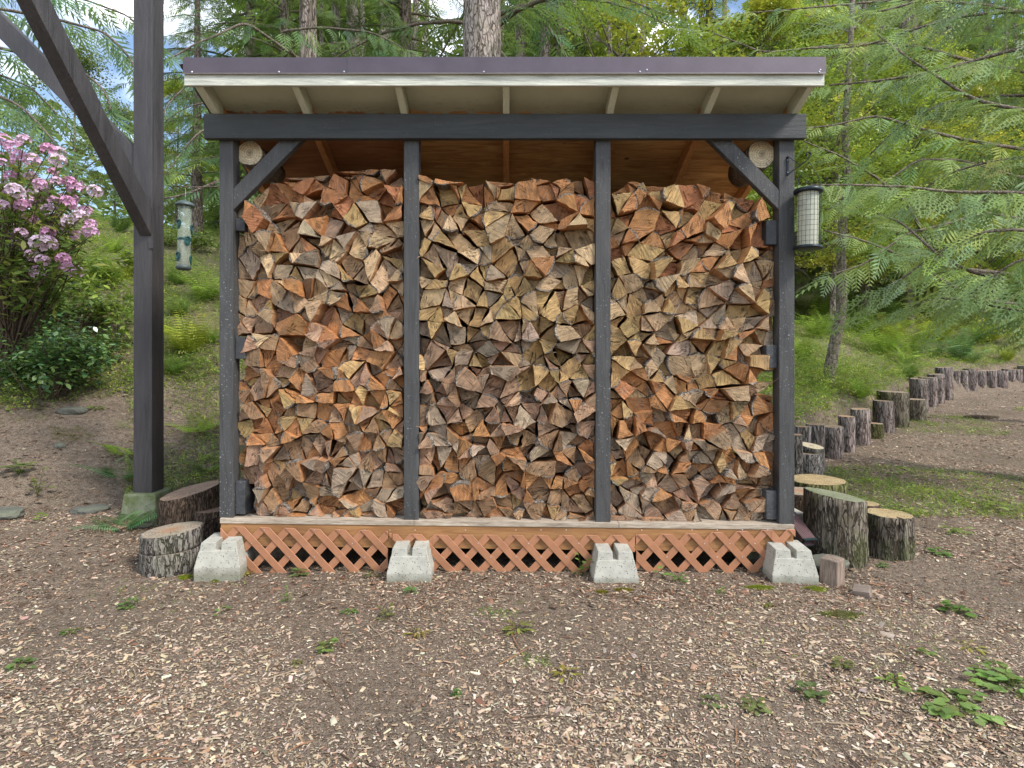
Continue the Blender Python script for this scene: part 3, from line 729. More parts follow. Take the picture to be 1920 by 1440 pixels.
# layers and order in the layer, for the labels
ORD = 'first second third fourth fifth sixth seventh eighth ninth tenth eleventh twelfth thirteenth fourteenth fifteenth sixteenth seventeenth eighteenth nineteenth twentieth twenty-first twenty-second twenty-third twenty-fourth'.split()
BAYN = {0: 'left bay', 1: 'middle bay', 2: 'right bay'}
for b in range(3):
    P_ = [p for p in pieces if p['bay'] == b]
    for p in P_: p['layer'] = max(0, int((boty(b, p['c'][0])-p['c'][1])/25.))
    for l in range(30):
        q = sorted([p for p in P_ if p['layer'] == l], key=lambda p: p['c'][0])
        for k, p in enumerate(q): p['k'] = k; p['n'] = len(q)
big = sorted(pieces, key=lambda p: -p['size']); chosen = big[:300]; rest = big[300:]
ml = [M['end'], M['side'], M['bark']]
for p in chosen:
    me = mesh('split_log', p['V'], p['F'], ml, p['mi'], col=p['col'], uv=p['uv']); o = link('split_log', me)
    k, n = p['k'], p['n']; where = f"{ORD[k]} from its left post" if k < n/2 else f"{ORD[n-1-k]} from its right post"
    shape = "wedge" if len(p["poly"]) == 3 else "log"
    lay = f"{ORD[p['layer']]} layer up" if p['layer'] < 24 else 'top layer'
    tag(o, f"{ADJ[p['tone']]} {'barked ' if p['bark'] else ''}{shape}, {BAYN[p['bay']]}, {where}, {lay}", 'firewood log', 'split firewood stacked in the woodshed')
V, Fc, MI, C, UV = [], [], [], [], []; o_ = 0
for p in rest:
    V += p['V']; Fc += [tuple(i+o_ for i in f) for f in p['F']]; MI += p['mi']; C += [p['col']]*len(p['V']); UV += p['uv']; o_ += len(p['V'])
o = link('small_firewood', mesh('small_firewood', V, Fc, ml, MI, col=np.array(C), uv=UV)); tag(o, 'smaller split firewood pieces packed between the larger logs of the stack', 'firewood', kind='stuff')
print('pieces', len(pieces), 'rest', len(rest))
# the second row, behind the first, where the open sides and gaps show it
V, Fc, MI, C, UV = [], [], [], [], []; o_ = 0
for p in pieces:
    cx, cy = p['c']
    if not ((p['bay'] == 0 and cx < 560) or (p['bay'] == 2 and cx > 1350) or random.random() < .25): continue
    dx, dz = random.uniform(-.02, .02), random.uniform(-.02, .02)
    V += [(x*.985+dx, y+.46, z*.985+dz) for x, y, z in p['V']]; Fc += [tuple(i+o_ for i in f) for f in p['F']]; MI += p['mi']; C += [p['col']]*len(p['V']); UV += p['uv']; o_ += len(p['V'])
for x0_, x1_ in ((X0(411), X0(437)), (X0(1461), X0(1490))): pass
o = link('rear_firewood', mesh('rear_firewood', V, Fc, ml, MI, col=np.array(C), uv=UV)); tag(o, 'second row of split firewood in the dark behind the front row', 'firewood', kind='stuff')
# splinters and bark shreds
sv, sf, sc_ = [], [], []
for k in range(150):
    p = random.choice(pieces); c = Vector(random.choice(p['V'][:6])); a = random.uniform(0, 6.28); ln = random.uniform(.015, .06)
    d = Vector((math.cos(a), -random.uniform(.1, .5), math.sin(a)*.6-.3)).normalized()*ln; w = Vector((-d.z, 0, d.x)).normalized()*random.uniform(.0008, .0022); b0 = len(sv)
    mid = c+d*.5+Vector((0, -.004, random.uniform(-.004, .006))); sv += [c-w, c+w, mid+w*.8, mid-w*.8, c+d]; sf += [(b0, b0+1, b0+2, b0+3), (b0+3, b0+2, b0+4)]
    sc_ += [(*(np.array((.55, .42, .26))*random.uniform(.6, 1.2)), 1)]*5
o = link('splinters', mesh('splinters', sv, sf, M['side'], col=np.array(sc_))); tag(o, 'thin pale splinters sticking out of the firewood stack', 'splinters', kind='stuff')

# ------------------------------------------------------------------ round logs, stumps, palisade
def m_cut(name, a, b, ringd=90., moss=0., orange=0., radial=.5, dark=0.):
    t = NT(name); p = t.pos(); uv = t.n('UVMap').outputs[0]; sx = t.n('SeparateXYZ', {0: uv})
    r = t.n('VectorMath', {0: uv}, operation='LENGTH').outputs['Value']; ang = t.math('ARCTAN2', sx.outputs[1], sx.outputs[0])
    wob = t.noise(p, 9, 4, .6); ring = t.math('SINE', t.math('MULTIPLY', t.math('ADD', r, t.math('MULTIPLY', wob, .03)), ringd*6)); ring = t.rng(ring, -1, 1)
    saw = t.noise(t.n('Mapping', {'Vector': uv, 'Scale': (7, 75, 1), 'Rotation': (0, 0, .4)}).outputs[0], 1, 3, .7); bl = t.noise(p, 8, 5, .65)
    c = t.mix(t.rng(bl, .3, .7), a, b); c = t.mul(c, t.rng(ring, 0, 1, .78, 1.12)); c = t.mul(c, t.rng(saw, .3, .7, .72, 1.2))
    if orange:
        m = t.rng(t.math('ADD', r, t.math('MULTIPLY', bl, .12)), .06, .15, 1, 0); c = t.mix(t.math('MULTIPLY', m, orange), c, (.40, .17, .07))
    if moss: c = t.mix(t.math('MULTIPLY', t.rng(t.noise(p, 5, 4, .6), .35, .65), moss), c, (.12, .15, .075))
    chk = t.noise(t.n('CombineXYZ', {0: t.math('MULTIPLY', ang, 5.), 1: t.math('MULTIPLY', r, 5.)}).outputs[0], 1, 2, .5); crk = t.rng(t.math('ABSOLUTE', t.math('SUBTRACT', chk, .5)), 0, .018, 1, 0)
    c = t.mul(c, t.rng(crk, 0, 1, 1, .3))
    if dark: c = t.mix(t.rng(t.math('ADD', r, t.math('MULTIPLY', bl, .05)), dark*.6, dark, 1, 0), c, t.mul(c, .55))
    return t.done(c, .85, t.bump(t.math('ADD', t.math('MULTIPLY', ring, .4), saw), .0022, .8), .2)
M['cut_pale'] = m_cut('pale_cut_wood', (.62, .50, .32), (.74, .62, .42), 80., dark=.055)
M['cut_grey'] = m_cut('greyed_cut_wood', (.30, .23, .17), (.42, .34, .26), 60., .35, .75)
M['cut_brown'] = m_cut('brown_cut_wood', (.20, .135, .10), (.32, .22, .16), 60., .1)
M['cut_moss'] = m_cut('mossy_cut_wood', (.20, .21, .13), (.29, .29, .20), 50., .75)
M['cut_yellow'] = m_cut('yellow_cut_wood', (.34, .24, .12), (.50, .38, .21), 60., .3)
M['bark_fir'] = m_bark('fir_bark', (.085, .068, .05), (.27, .235, .18), sc=(1, 1, .2), fur=30., moss=.4, dist=.02)
M['bark_grey'] = m_bark('grey_fir_bark', (.13, .115, .10), (.36, .325, .29), sc=(1, 1, .26), fur=34., moss=.2, dist=.018)
M['bark_brown'] = m_bark('brown_bark', (.055, .038, .028), (.19, .13, .09), sc=(1, 1, .26), fur=34., moss=.12, dist=.02)
M['bark_wall'] = m_bark('weathered_log_bark', (.12, .10, .09), (.40, .355, .33), sc=(1, 1, .16), fur=26., red=.16, moss=.12, dist=.022)
M['bark_mossy'] = m_bark('mossy_log_bark', (.07, .065, .03), (.2, .2, .08), sc=(1, 1, .3), fur=30., moss=.9, dist=.02)
def log_mesh(name, r, h, mb, mt, n=44, rows=7, tilt=(0, 0), rough=.035, taper=.04, notch=None, zb=-.06, seed=0, lens=0., flare=0.):
    rs = np.random.default_rng(int(seed)+int(r*1e4)); ph = rs.uniform(0, 6.28, 6); V, Fc, mi = [], [], []
    fine = rs.normal(0, 1, n)
    def rad(th, k, t):
        q = 1+.03*math.sin(2*th+ph[0])+.022*math.sin(3*th+ph[1])+.012*math.sin(5*th+ph[2])
        q += rough*(.5*math.sin(9*th+ph[3]+t*1.3)*.6+.35*fine[k]*.7+.25*math.sin(17*th+ph[4]+2.1*t))
        q *= 1-taper*t+flare*(1-t)**3
        if notch and abs(((th-notch[0]+math.pi) % (2*math.pi))-math.pi) < notch[1]: q *= .62
        return r*q
    for j in range(rows+1):
        t = j/rows
        for k in range(n):
            th = 2*math.pi*k/n; R_ = rad(th, k, t)*(1+rs.normal(0, rough*.16)) if 0 < j < rows else rad(th, k, t); x, y = R_*math.cos(th), R_*math.sin(th); z = zb+(h-zb)*t
            z += (x*tilt[0]+y*tilt[1])*t; V.append((x, y, z))
    for j in range(rows):
        for k in range(n): Fc.append((j*n+k, j*n+(k+1) % n, (j+1)*n+(k+1) % n, (j+1)*n+k)); mi.append(0)
    # bark lip then the sawn face slightly below it
    base = len(V)
    for k in range(n):
        x, y, z = V[rows*n+k]; V.append((x*.955, y*.955, h+(x*tilt[0]+y*tilt[1])*.955+.001))
    for k in range(n): Fc.append((rows*n+k, rows*n+(k+1) % n, base+(k+1) % n, base+k)); mi.append(0)
    Fc.append(tuple(base+k for k in range(n))); mi.append(1); Fc.append(tuple(range(n-1, -1, -1))); mi.append(1)
    uv = [(V[i][0], V[i][1]) for f in Fc for i in f]
    me = mesh(name, V, Fc, [mb, mt], mi, uv=uv); sm_ = [m == 0 for m in mi]; me.polygons.foreach_set('use_smooth', sm_); return me
def stump(name, px, py, Yc, r, h, mb, mt, label, cat='log round', z=None, **k):
    me = log_mesh(name, r, h, M[mb], M[mt], seed=px, **k); o = link(name, me); x = X0(px, Yc); o.location = (x, Yc, Gs(x, Yc) if z is None else z); tag(o, label, cat); return o
# left pair: a round on a round
Yl = 3.50
stump('log_round', 320, 0, Yl, .172, .100, 'bark_grey', 'cut_grey', 'lower of two stacked grey-barked log rounds beside the corner pier block', z=.022, zb=-.03, taper=.01)
stump('log_round', 322, 0, Yl+.01, .168, .100, 'bark_grey', 'cut_grey', 'upper of two stacked log rounds, orange-stained cut top, beside the corner pier', z=.124, zb=0., tilt=(.08, 0), taper=.0)
stump('tilted_stump', 357, 0, 3.92, .195, .40, 'bark_brown', 'cut_brown', 'dark brown stump with sloping cut top behind the two stacked rounds', 'stump', tilt=(.22, .10), z=Gs(-2.14, 3.92)-.04)
stump('dark_stump', 398, 0, 3.86, .12, .26, 'bark_brown', 'cut_brown', 'dark bark-covered stump leaning against the sloping stump by the shed corner', 'stump')
# right group
stump('mossy_stump', 1566, 0, 3.66, .182, .385, 'bark_fir', 'cut_moss', 'large thick-barked stump with greenish mossy top beside the shed corner', 'stump', tilt=(-.17, 0), flare=.02, n=64, rows=10, rough=.05, z=.015)
stump('split_stump', 1666, 0, 3.72, .142, .245, 'bark_fir', 'cut_yellow', 'shorter stump with yellow cut top and a deep black split down its bark', 'stump', notch=(-1.6, .10), tilt=(-.03, 0), n=64, rows=8, z=.02)
stump('log_round', 1622, 0, 4.05, .092, .225, 'bark_brown', 'cut_yellow', 'small log round with yellow top between the two large stumps', z=None)
stump('log_round', 1502, 0, 4.15, .15, .30, 'bark_brown', 'cut_grey', 'dark log round against the shed wall behind the mossy stump', z=None)
stump('flat_round', 1532, 0, 4.42, .20, .29, 'bark_mossy', 'cut_yellow', 'wide pale-topped log round just behind the mossy stump', z=None, tilt=(.03, .02))
# two round logs under the beam
def round_log(px, py, r, label, Yf=3.50, ln=.40, yaw=0.):
    me = log_mesh('round_log', r, ln, M['bark'], M['cut_pale'], n=40, rows=5, zb=0., rough=.03, taper=0., seed=px)
    o = link('round_log', me); c = P(px, py, Yf); o.location = c+Vector((0, ln, 0)); o.rotation_euler = (R(90), 0, yaw); tag(o, label, 'round log'); return o
round_log(463.5, 287, .078, 'pale round log tucked under the beam above the left knee brace', 3.52, yaw=R(2))
round_log(1437, 289, .083, 'pale round log with ragged bark tucked under the beam by the right post', 3.52, yaw=R(-4))
# palisade of upright logs: x0, x1, top, base in photo pixels
PAL = [(1478, 1502, 812, 925, 5.2, 'bark_grey'), (1492, 1517, 797, 905, 5.75, 'bark_wall'), (1514, 1543, 793, 892, 5.95, 'bark_wall'), (1544, 1577, 797, 861, None, 'bark_wall'), (1574, 1600, 778, 846, None, 'bark_wall'), (1598, 1627, 764, 834, None, 'bark_wall'), (1624, 1653, 791, 824, None, 'bark_mossy'),
       (1641, 1671, 749, 811, None, 'bark_wall'), (1651, 1698, 732, 797, None, 'bark_fir'), (1699, 1731, 746, 790, None, 'bark_fir'), (1710, 1736, 708, 772, 10.3, 'bark_wall'), (1727, 1753, 705, 764, 10.8, 'bark_wall'), (1743, 1766, 699, 757, None, 'bark_wall'), (1758, 1782, 686, 748, None, 'bark_wall'), (1780, 1797, 692, 737, None, 'bark_wall'),
       (1796, 1812, 692, 735, None, 'bark_wall'), (1810, 1829, 689, 733, None, 'bark_wall'), (1827, 1845, 693, 732, None, 'bark_wall'), (1843, 1864, 692, 731, None, 'bark_wall'), (1861, 1884, 692, 730, None, 'bark_wall'), (1882, 1900, 690, 728, None, 'bark_wall'), (1897, 1914, 690, 727, None, 'bark_wall'), (1912, 1930, 683, 727, None, 'bark_wall'),
       (1904, 1926, 652, 700, 16.5, 'bark_wall')]
PL = ['short pale-barked upright log half hidden by the shed corner at the near end', 'upright edging log second from the shed corner', 'tall grey-barked edging log beside a small round, third from the shed', 'reddish-barked edging log, fourth from the shed in the log edging', 'furrowed edging log, fifth from the shed', 'wide furrowed edging log with grass over its top, sixth from the shed',
      'short moss-covered log standing in front of the log edging', 'edging log with a knot beside the short mossy log', 'tallest dark brown edging log in the middle of the row', 'low green-stained edging log just past the tallest dark one', 'grey edging log, first after the gap past the green-stained one', 'grey edging log, second after the green-stained one', 'grey edging log, third after the green-stained one', 'tall edging log at the bend of the row with soil behind', 'edging log just past the bend of the row',
      'second edging log past the bend', 'third edging log past the bend', 'fourth edging log past the bend, slightly lower', 'fifth edging log past the bend', 'sixth edging log past the bend', 'seventh edging log past the bend', 'eighth edging log past the bend', 'last visible edging log at the far end of the row', 'higher log post behind the far end of the edging row']
for (a, b, t0, t1, Yc, mb), lab in zip(PAL, PL):
    if Yc is None:
        g = 1.48/((t1-CY)/F+.05); Yc = g+.08
    w = (b-a)/2/F*Yc*(1.14 if a < 1740 else 1.2); cx_ = (a+b)/2; x = X0(cx_, Yc); zt = EYE+(CY-t0-2.5)/F*Yc; zb_ = EYE+(CY-t1)/F*(Yc-w)-.12
    me = log_mesh('edging_log', w, zt-zb_, M[mb], M['cut_grey'], n=30, rows=6, zb=0., rough=.07, seed=a, tilt=(random.uniform(-.06, .06), .02)); o = link('edging_log', me); o.location = (x, Yc, zb_); tag(o, lab, 'edging log', 'upright logs edging the slope')
o = link('small_round', log_mesh('small_round', .12, .05, M['bark_grey'], M['cut_pale'], seed=5, zb=0., n=32, rows=2)); o.location = (X0(1519, 5.5), 5.5, EYE+(CY-845)/F*5.5); o.rotation_euler = (R(8), R(6), 0); tag(o, 'pale slab of cut log lying on a short log by the shed corner', 'log slab')
o = link('short_log', log_mesh('short_log', .13, .30, M['bark_grey'], M['cut_grey'], seed=6)); o.location = (X0(1515, 5.45), 5.45, EYE+(CY-845)/F*5.5-.31); tag(o, 'short upright log carrying the pale slab by the shed corner', 'log round')
# ------------------------------------------------------------------ stones, blocks, downspout
import mathutils.noise as mn
def rock(name, c, s, mat_, label, cat='stone', rz=0., seed=0, flat=1., sub=3):
    import bmesh
    bm = bmesh.new(); bmesh.ops.create_icosphere(bm, subdivisions=sub, radius=1)
    for v in bm.verts:
        d = mn.noise(v.co*1.1+Vector((seed*7.3, 0, 0)))*.28+mn.noise(v.co*3+Vector((0, seed*3.1, 0)))*.09; v.co *= 1+d
        if flat < 1 and v.co.z > flat: v.co.z = flat+(v.co.z-flat)*.12
        v.co = Vector((v.co.x*s[0], v.co.y*s[1], v.co.z*s[2]))
    me = bpy.data.meshes.new(name); bm.to_mesh(me); bm.free(); me.materials.append(mat_); me.polygons.foreach_set('use_smooth', [flat >= 1]*len(me.polygons))
    o = link(name, me); o.location = c; o.rotation_euler.z = rz; tag(o, label, cat); return o
rock('boulder', (X0(1406, 3.62), 3.62, .075), (.118, .11, .10), M['green_stone'], 'rounded olive boulder lying behind the lattice next to the mossy pier block', 'boulder', seed=1)
rock('stone_slab', (X0(1556, 3.40), 3.42, .055), (.11, .10, .055), M['stone'], 'flat dark stone slab between the mossy stump and the small wood block', 'stone', .5, 2, .45)
rock('stone', (X0(172, 4.35), 4.35, Gs(X0(172, 4.35), 4.35)+.01), (.13, .09, .055), M['stone'], 'grey stone under a fern left of the pergola footing', 'stone', .3, 4, .6)
rock('stone', (X0(2, 4.1), 4.1, Gs(X0(2, 4.1), 4.1)+.03), (.14, .11, .055), M['stone'], 'squared grey stone at the edge of the slope', 'stone', .1, 5, .5)
q = ground_px(258, 985); rock('stone', (q.x, q.y, q.z), (.10, .07, .02), M['stone'], 'flat pale stone in the soil behind the stacked rounds', 'stone', .1, 6, .5)
q = ground_px(137, 772); rock('stone', (q.x, q.y, q.z+.01), (.12, .08, .06), M['stone'], 'grey stone on the bare brown slope', 'stone', .4, 7, .5)
q = ground_px(1838, 784); rock('stone', (q.x, q.y, q.z), (.28, .12, .06), M['bark_brown'], 'long low dark clod lying on the clearing near the mossy patch', 'stone', .0, 9, .7)
q = ground_px(112, 838); rock('stone', (q.x, q.y, q.z+.01), (.05, .04, .03), M['stone'], 'small dark stone on the bare slope', 'stone', .4, 8, .7, 2)
M['grey_wood'] = m_raw('weathered_wood_block', (.34, .26, .20), (.15, .11, .085), 'z', .85, False, 2.)
M['grey_wood_x'] = m_raw('weathered_block_top', (.30, .24, .19), (.16, .125, .10), 'x', .85, False, 2.)
def wedge(name, c, rot, dims, mat_, label):
    x, y, z = dims; v, f = box(-x, x, -y, y, -z, z); v = [(a*(.86 if d > 0 else 1), b, d+(.12*z if a > 0 else 0)) for a, b, d in v]
    o = bevel(link(name, mesh(name, v, f, mat_)), .004); o.location = c; o.rotation_euler = rot; tag(o, label, 'wood block'); return o
wedge('wood_block', (X0(1562, 3.26), 3.27, .055), (0, R(3), R(38)), (.052, .048, .075), M['grey_wood'], 'weathered upright wood block against the mossy-footed pier block')
q = ground_px(1620, 1118); wedge('wood_offcut', (q.x, q.y+.02, q.z+.018), (R(14), R(-4), R(-38)), (.046, .036, .02), M['grey_wood_x'], 'small wood offcut lying alone on the ground before the stumps')
# downspout
dsp = empty('downspout', (X0(1500, 3.6), 3.6, .3)); tag(dsp, 'brown ribbed metal downspout end lying beside the shed corner', 'downspout')
a, c = P(1478, 965, 3.72), P(1518, 1018, 3.52); d = (c-a).normalized(); sx = d.cross(Vector((0, 0, 1))).normalized(); uz = sx.cross(d)
prof = []
for k in range(29):
    t = k/28; w = -.042+.084*t; prof.append((w, .022+(.004 if k % 4 in (1, 2) else 0)))
prof += [(.042, -.022), (-.042, -.022)]
v = [p+sx*w+uz*h for p in (a, c) for w, h in prof]; n = len(prof); f = [(i, (i+1) % n, n+(i+1) % n, n+i) for i in range(n)]
M['spout'] = m_plain('brown_spout', (.20, .125, .125), .4, .3)
o = link('spout_pipe', mesh('spout_pipe', v, f, M['spout']), dsp); mo = o.modifiers.new('t', 'SOLIDIFY'); mo.thickness = .0015
v = [p+sx*w*1.06+uz*h*1.1 for p in (c-d*.012, c+d*.004) for w, h in ((-.042, .027), (.042, .027), (.042, -.024), (-.042, -.024))]; f = [(i, (i+1) % 4, 4+(i+1) % 4, 4+i) for i in range(4)]
o = link('end_collar', mesh('end_collar', v, f, M['galv']), dsp); mo = o.modifiers.new('t', 'SOLIDIFY'); mo.thickness = .002
# ------------------------------------------------------------------ wood chips and litter
def m_tint(name, rough=.8, bump=0., sc=40):
    t = NT(name); c = t.attr(); n = t.noise(t.pos(), sc, 3, .6); c = t.mul(c, t.rng(n, .3, .7, .82, 1.18)); return t.done(c, rough, t.bump(n, .001, .6), .25)
M['chip'] = m_tint('wood_chip')
PALC = np.array([(.50, .41, .32), (.42, .33, .25), (.36, .26, .185), (.27, .175, .12), (.20, .115, .075), (.25, .20, .16), (.18, .14, .11), (.11, .085, .068), (.56, .50, .42), (.34, .30, .26)])
PWT = np.array([.12, .15, .15, .12, .09, .12, .11, .06, .04, .05]); PWT = PWT/PWT.sum()
def chips(n, ymin, ymax, dark=0., onhill=.12, size=1., seed=0, col=None):
    r = np.random.default_rng(seed); k = int(n*2.6); u = r.uniform(0, 1, k)
    Y = ymin*(ymax/ymin)**u; X = r.uniform(-1, 1, k)*(1.12*Y+.6)
    s = toe_dist(X, Y); keep = np.ones(k, bool); keep &= (s < .1) | (r.uniform(0, 1, k) < onhill)
    keep &= ~((X > -1.75) & (X < 1.75) & (Y > 3.62) & (Y < 4.8))
    blot = np.sin(X*2.1+np.sin(Y*1.7)*1.3)*np.cos(Y*2.6-X*.8)+.6*np.sin(X*5+Y*3.3)
    wh = sm(3.15-Y, 0, .9)*.35+sm(X-2.6, 0, .8)*.25+.15
    keep &= r.uniform(0, 1, k) < np.clip(.52+.40*blot+wh*.5, .12, 1)
    X, Y, blot, wh = X[keep][:n], Y[keep][:n], blot[keep][:n], wh[keep][:n]; m = len(X); Z = G(X, Y)
    ln = np.clip(r.lognormal(-4.45, .46, m), .005, .040)*size*(1+.05*Y); wd = ln*r.uniform(.16, .52, m); wd = np.minimum(wd, .013*size*(1+.05*Y)); th = wd*.18
    TV = np.array([(-.5, -.9, 0), (.55, -1, 0), (.45, 1, .2), (-.4, .85, 0), (.05, -.1, 1.1)], float)*[1, .5, 1]
    TF = np.array([(0, 1, 4), (1, 2, 4), (2, 3, 4), (3, 0, 4)])
    yaw = r.uniform(0, 6.28, m)
    d = np.stack([np.cos(yaw), np.sin(yaw), r.normal(0, .16, m)], 1); Rm = frames(d, roll=r.normal(0, .3, m))
    sc = np.stack([wd, ln, th+.001], 1)
    pw = PWT.copy(); ci = r.choice(len(PALC), m, p=pw); lighten = r.uniform(0, 1, m) < wh*.9; ci = np.where(lighten, r.choice([0, 1, 2, 8, 1], m), ci)
    C = PALC[ci]*r.uniform(.75, 1.15, (m, 1))*(1+r.normal(0, .05, (m, 3)))
    C = C*np.array([1.04, 1.0, .90])
    if dark: C = C*(1-dark)
    if col is not None: C = np.array(col)[r.integers(0, len(col), m)]*r.uniform(.6, 1.3, (m, 1))
    return scatter(TV, TF, np.stack([X, Y, Z+.002+r.uniform(0, .003, m)], 1), Rm, sc, np.clip(C, .01, .8))
v, f, c = join_parts([chips(84000, 1.3, 4.2, seed=1, size=.66), chips(38000, 1.3, 4.2, seed=11, size=1.0), chips(45000, 4.0, 15, size=1.0, seed=2), chips(700, 1.5, 5, size=2.1, seed=8)])
wc = link('wood_chips', bigmesh('wood_chips', v, f, M['chip'], c)); tag(wc, 'pale and brown wood chips strewn over the soil of the clearing', 'wood chips', kind='stuff')
v, f, c = join_parts([chips(42000, 2.9, 16, onhill=1., size=1.35, seed=3, col=[(.12, .06, .035), (.20, .11, .07), (.07, .045, .03), (.27, .17, .11), (.32, .24, .17)])])
ll = link('leaf_litter', bigmesh('leaf_litter', v, f, M['chip'], c)); tag(ll, 'dark needles and dead leaf litter on the slope behind the shed', 'leaf litter', kind='stuff')
# twigs
tv, tf, tcc = [], [], []
for k in range(240):
    Y = 1.5*(9/1.5)**random.random(); X = random.uniform(-1, 1)*(.92*Y+.2)
    if -1.8 < X < 1.8 and Y > 3.3: continue
    a = random.uniform(0, 6.28); ln = random.uniform(.04, .22); pts = []
    for q in range(4):
        x, y = X+math.cos(a)*ln*q/3+random.gauss(0, .004), Y+math.sin(a)*ln*q/3+random.gauss(0, .004); pts.append((x, y, Gs(x, y)+.005+random.uniform(0, .004)))
    v_, f_ = tube(pts, [.0014+ln*.006, .0013+ln*.005, .0012+ln*.004, .0006], 4, False); o0 = len(tv); tv += v_; tf += [tuple(i+o0 for i in q) for q in f_]; cc = random.choice([(.16, .10, .06), (.34, .26, .18), (.10, .07, .05), (.28, .15, .08)]); tcc += [(*cc, 1)]*len(v_)
tw = link('twigs', mesh('twigs', tv, tf, M['chip'], col=np.array(tcc))); tag(tw, 'thin brown twigs scattered over the wood chips', 'twigs', kind='stuff')
# ------------------------------------------------------------------ foliage
def m_leaf(name, trans=.45, rough=.5, spec=.3, sc=8, sat=1.):
    t = NT(name); c = t.attr(); n = t.noise(t.pos(), sc, 3, .6); c = t.mul(c, t.rng(n, .3, .7, .75, 1.25))
    p = t.n('BsdfPrincipled', {'Base Color': c, 'Roughness': rough, 'Specular IOR Level': spec})
    tr = t.n('BsdfTranslucent', {'Color': t.mix(.5, c, (.22, .30, .04), 'MIX')})
    m_ = t.n('MixShader', {0: trans, 1: p.outputs[0], 2: tr.outputs[0]}); t.t.links.new(m_.outputs[0], t.out.inputs[0]); return t.m
M['leaf'] = m_leaf('broad_leaf', .42, .42, .45); M['glossy'] = m_leaf('glossy_leaf', .22, .22, .6); M['needle'] = m_leaf('conifer_spray', .46, .6, .2, 3); M['fern'] = m_leaf('fern_frond', .45, .5, .3)
M['petal'] = m_leaf('pink_petal', .25, .5, .3)
M['stem'] = m_plain('brown_stem', (.10, .07, .05), .85, 0, 30, .3, .002, .2)
M['greystem'] = m_bark('thin_tree_bark', (.17, .14, .11), (.33, .29, .24), sc=(1, 1, .6), fur=22., moss=.45, dist=.006)
M['limb'] = m_bark('limb_bark', (.13, .10, .08), (.30, .25, .21), sc=(.6, .6, .6), fur=40., moss=.25, dist=.004)
M['trunk'] = m_bark('conifer_trunk', (.15, .12, .10), (.33, .28, .24), sc=(1, 1, .22), fur=14., dist=.03, moss=.2)
M['trunk_pale'] = m_bark('pale_trunk', (.26, .21, .18), (.46, .40, .36), sc=(1, 1, .3), fur=12., dist=.02, moss=.2)
def quad(cx, cy, L_, w, a, z=0., droop=0.):
    """flat leaf quad starting at cx,cy going at angle a from +Y"""
    d = np.array([math.sin(a), math.cos(a)]); n = np.array([d[1], -d[0]]); b = np.array([cx, cy])
    p = [b, b+d*L_*.45+n*w, b+d*L_, b+d*L_*.45-n*w]; zz = [z, z-droop*.4, z-droop, z-droop*.4]
    return [(q[0], q[1], h) for q, h in zip(p, zz)]
def spray2(n=9, wide=.42, droop=.2):
    """detailed flat cedar spray, unit length along +Y"""
    V, Fc = [], []
    def add(q): b = len(V); V.extend(q); Fc.append((b, b+1, b+2, b+3))
    def arc(t): return -droop*t*t
    for i in range(n):
        t = (i+.6)/(n+.6); y = t; ln = wide*(1-t)**.75*(.35+.65*min(1, t*4))+.05
        for sg in (-1, 1):
            a = sg*(.95-.25*t); z = arc(t); dx, dy = math.sin(a), math.cos(a)
            add(quad(0, y, ln, .013, a, z, ln*.18))
            m = max(2, int(ln/.085))
            for j in range(1, m):
                s = j/m*ln; l2 = .115*(1-.6*j/m)+.02
                for s2 in (-1, 1): add(quad(dx*s, y+dy*s, l2, .017, a+s2*.72, z-.18*s, l2*.35))
    for j in range(4): add(quad(0, j/4, .26, .007, 0, arc(j/4), arc(j/4)-arc((j+1)/4)))
    return np.array(V, float), np.array(Fc)
def spray1(n=7, wide=.36, droop=.22, w=.030):
    V, Fc = [], []
    for i in range(n):
        t = (i+.5)/n; ln = wide*(1-t)**.7+.06
        for sg in (-1, 1): b = len(V); V.extend(quad(0, t*.9, ln, w*(1.1-.5*t), sg*(.85-.3*t), -droop*t*t, ln*.25)); Fc.append((b, b+1, b+2, b+3))
    b = len(V); V.extend(quad(0, 0, 1., .014, 0, 0, droop)); Fc.append((b, b+1, b+2, b+3))
    return np.array(V, float), np.array(Fc)
def leafcluster(n=6, r=.5, L_=.55, w=.17, seed=1):
    q = np.random.default_rng(seed); V, Fc = [], []
    for i in range(n):
        a = q.uniform(0, 6.28); p = q.normal(0, r, 3)*[1, 1, .5]; d = np.array([math.cos(a), math.sin(a), q.uniform(-.5, .3)]); d /= np.linalg.norm(d); s = np.cross(d, [0, 0, 1]); s /= np.linalg.norm(s); u = np.cross(s, d)
        b = len(V); V += [p, p+d*L_*.45+s*w+u*.06, p+d*L_, p+d*L_*.45-s*w+u*.06]; Fc.append((b, b+1, b+2, b+3))
    return np.array(V, float), np.array(Fc)
SP2, SP1, SP0 = spray2(), spray1(), spray1(4, .42, .25, .05)
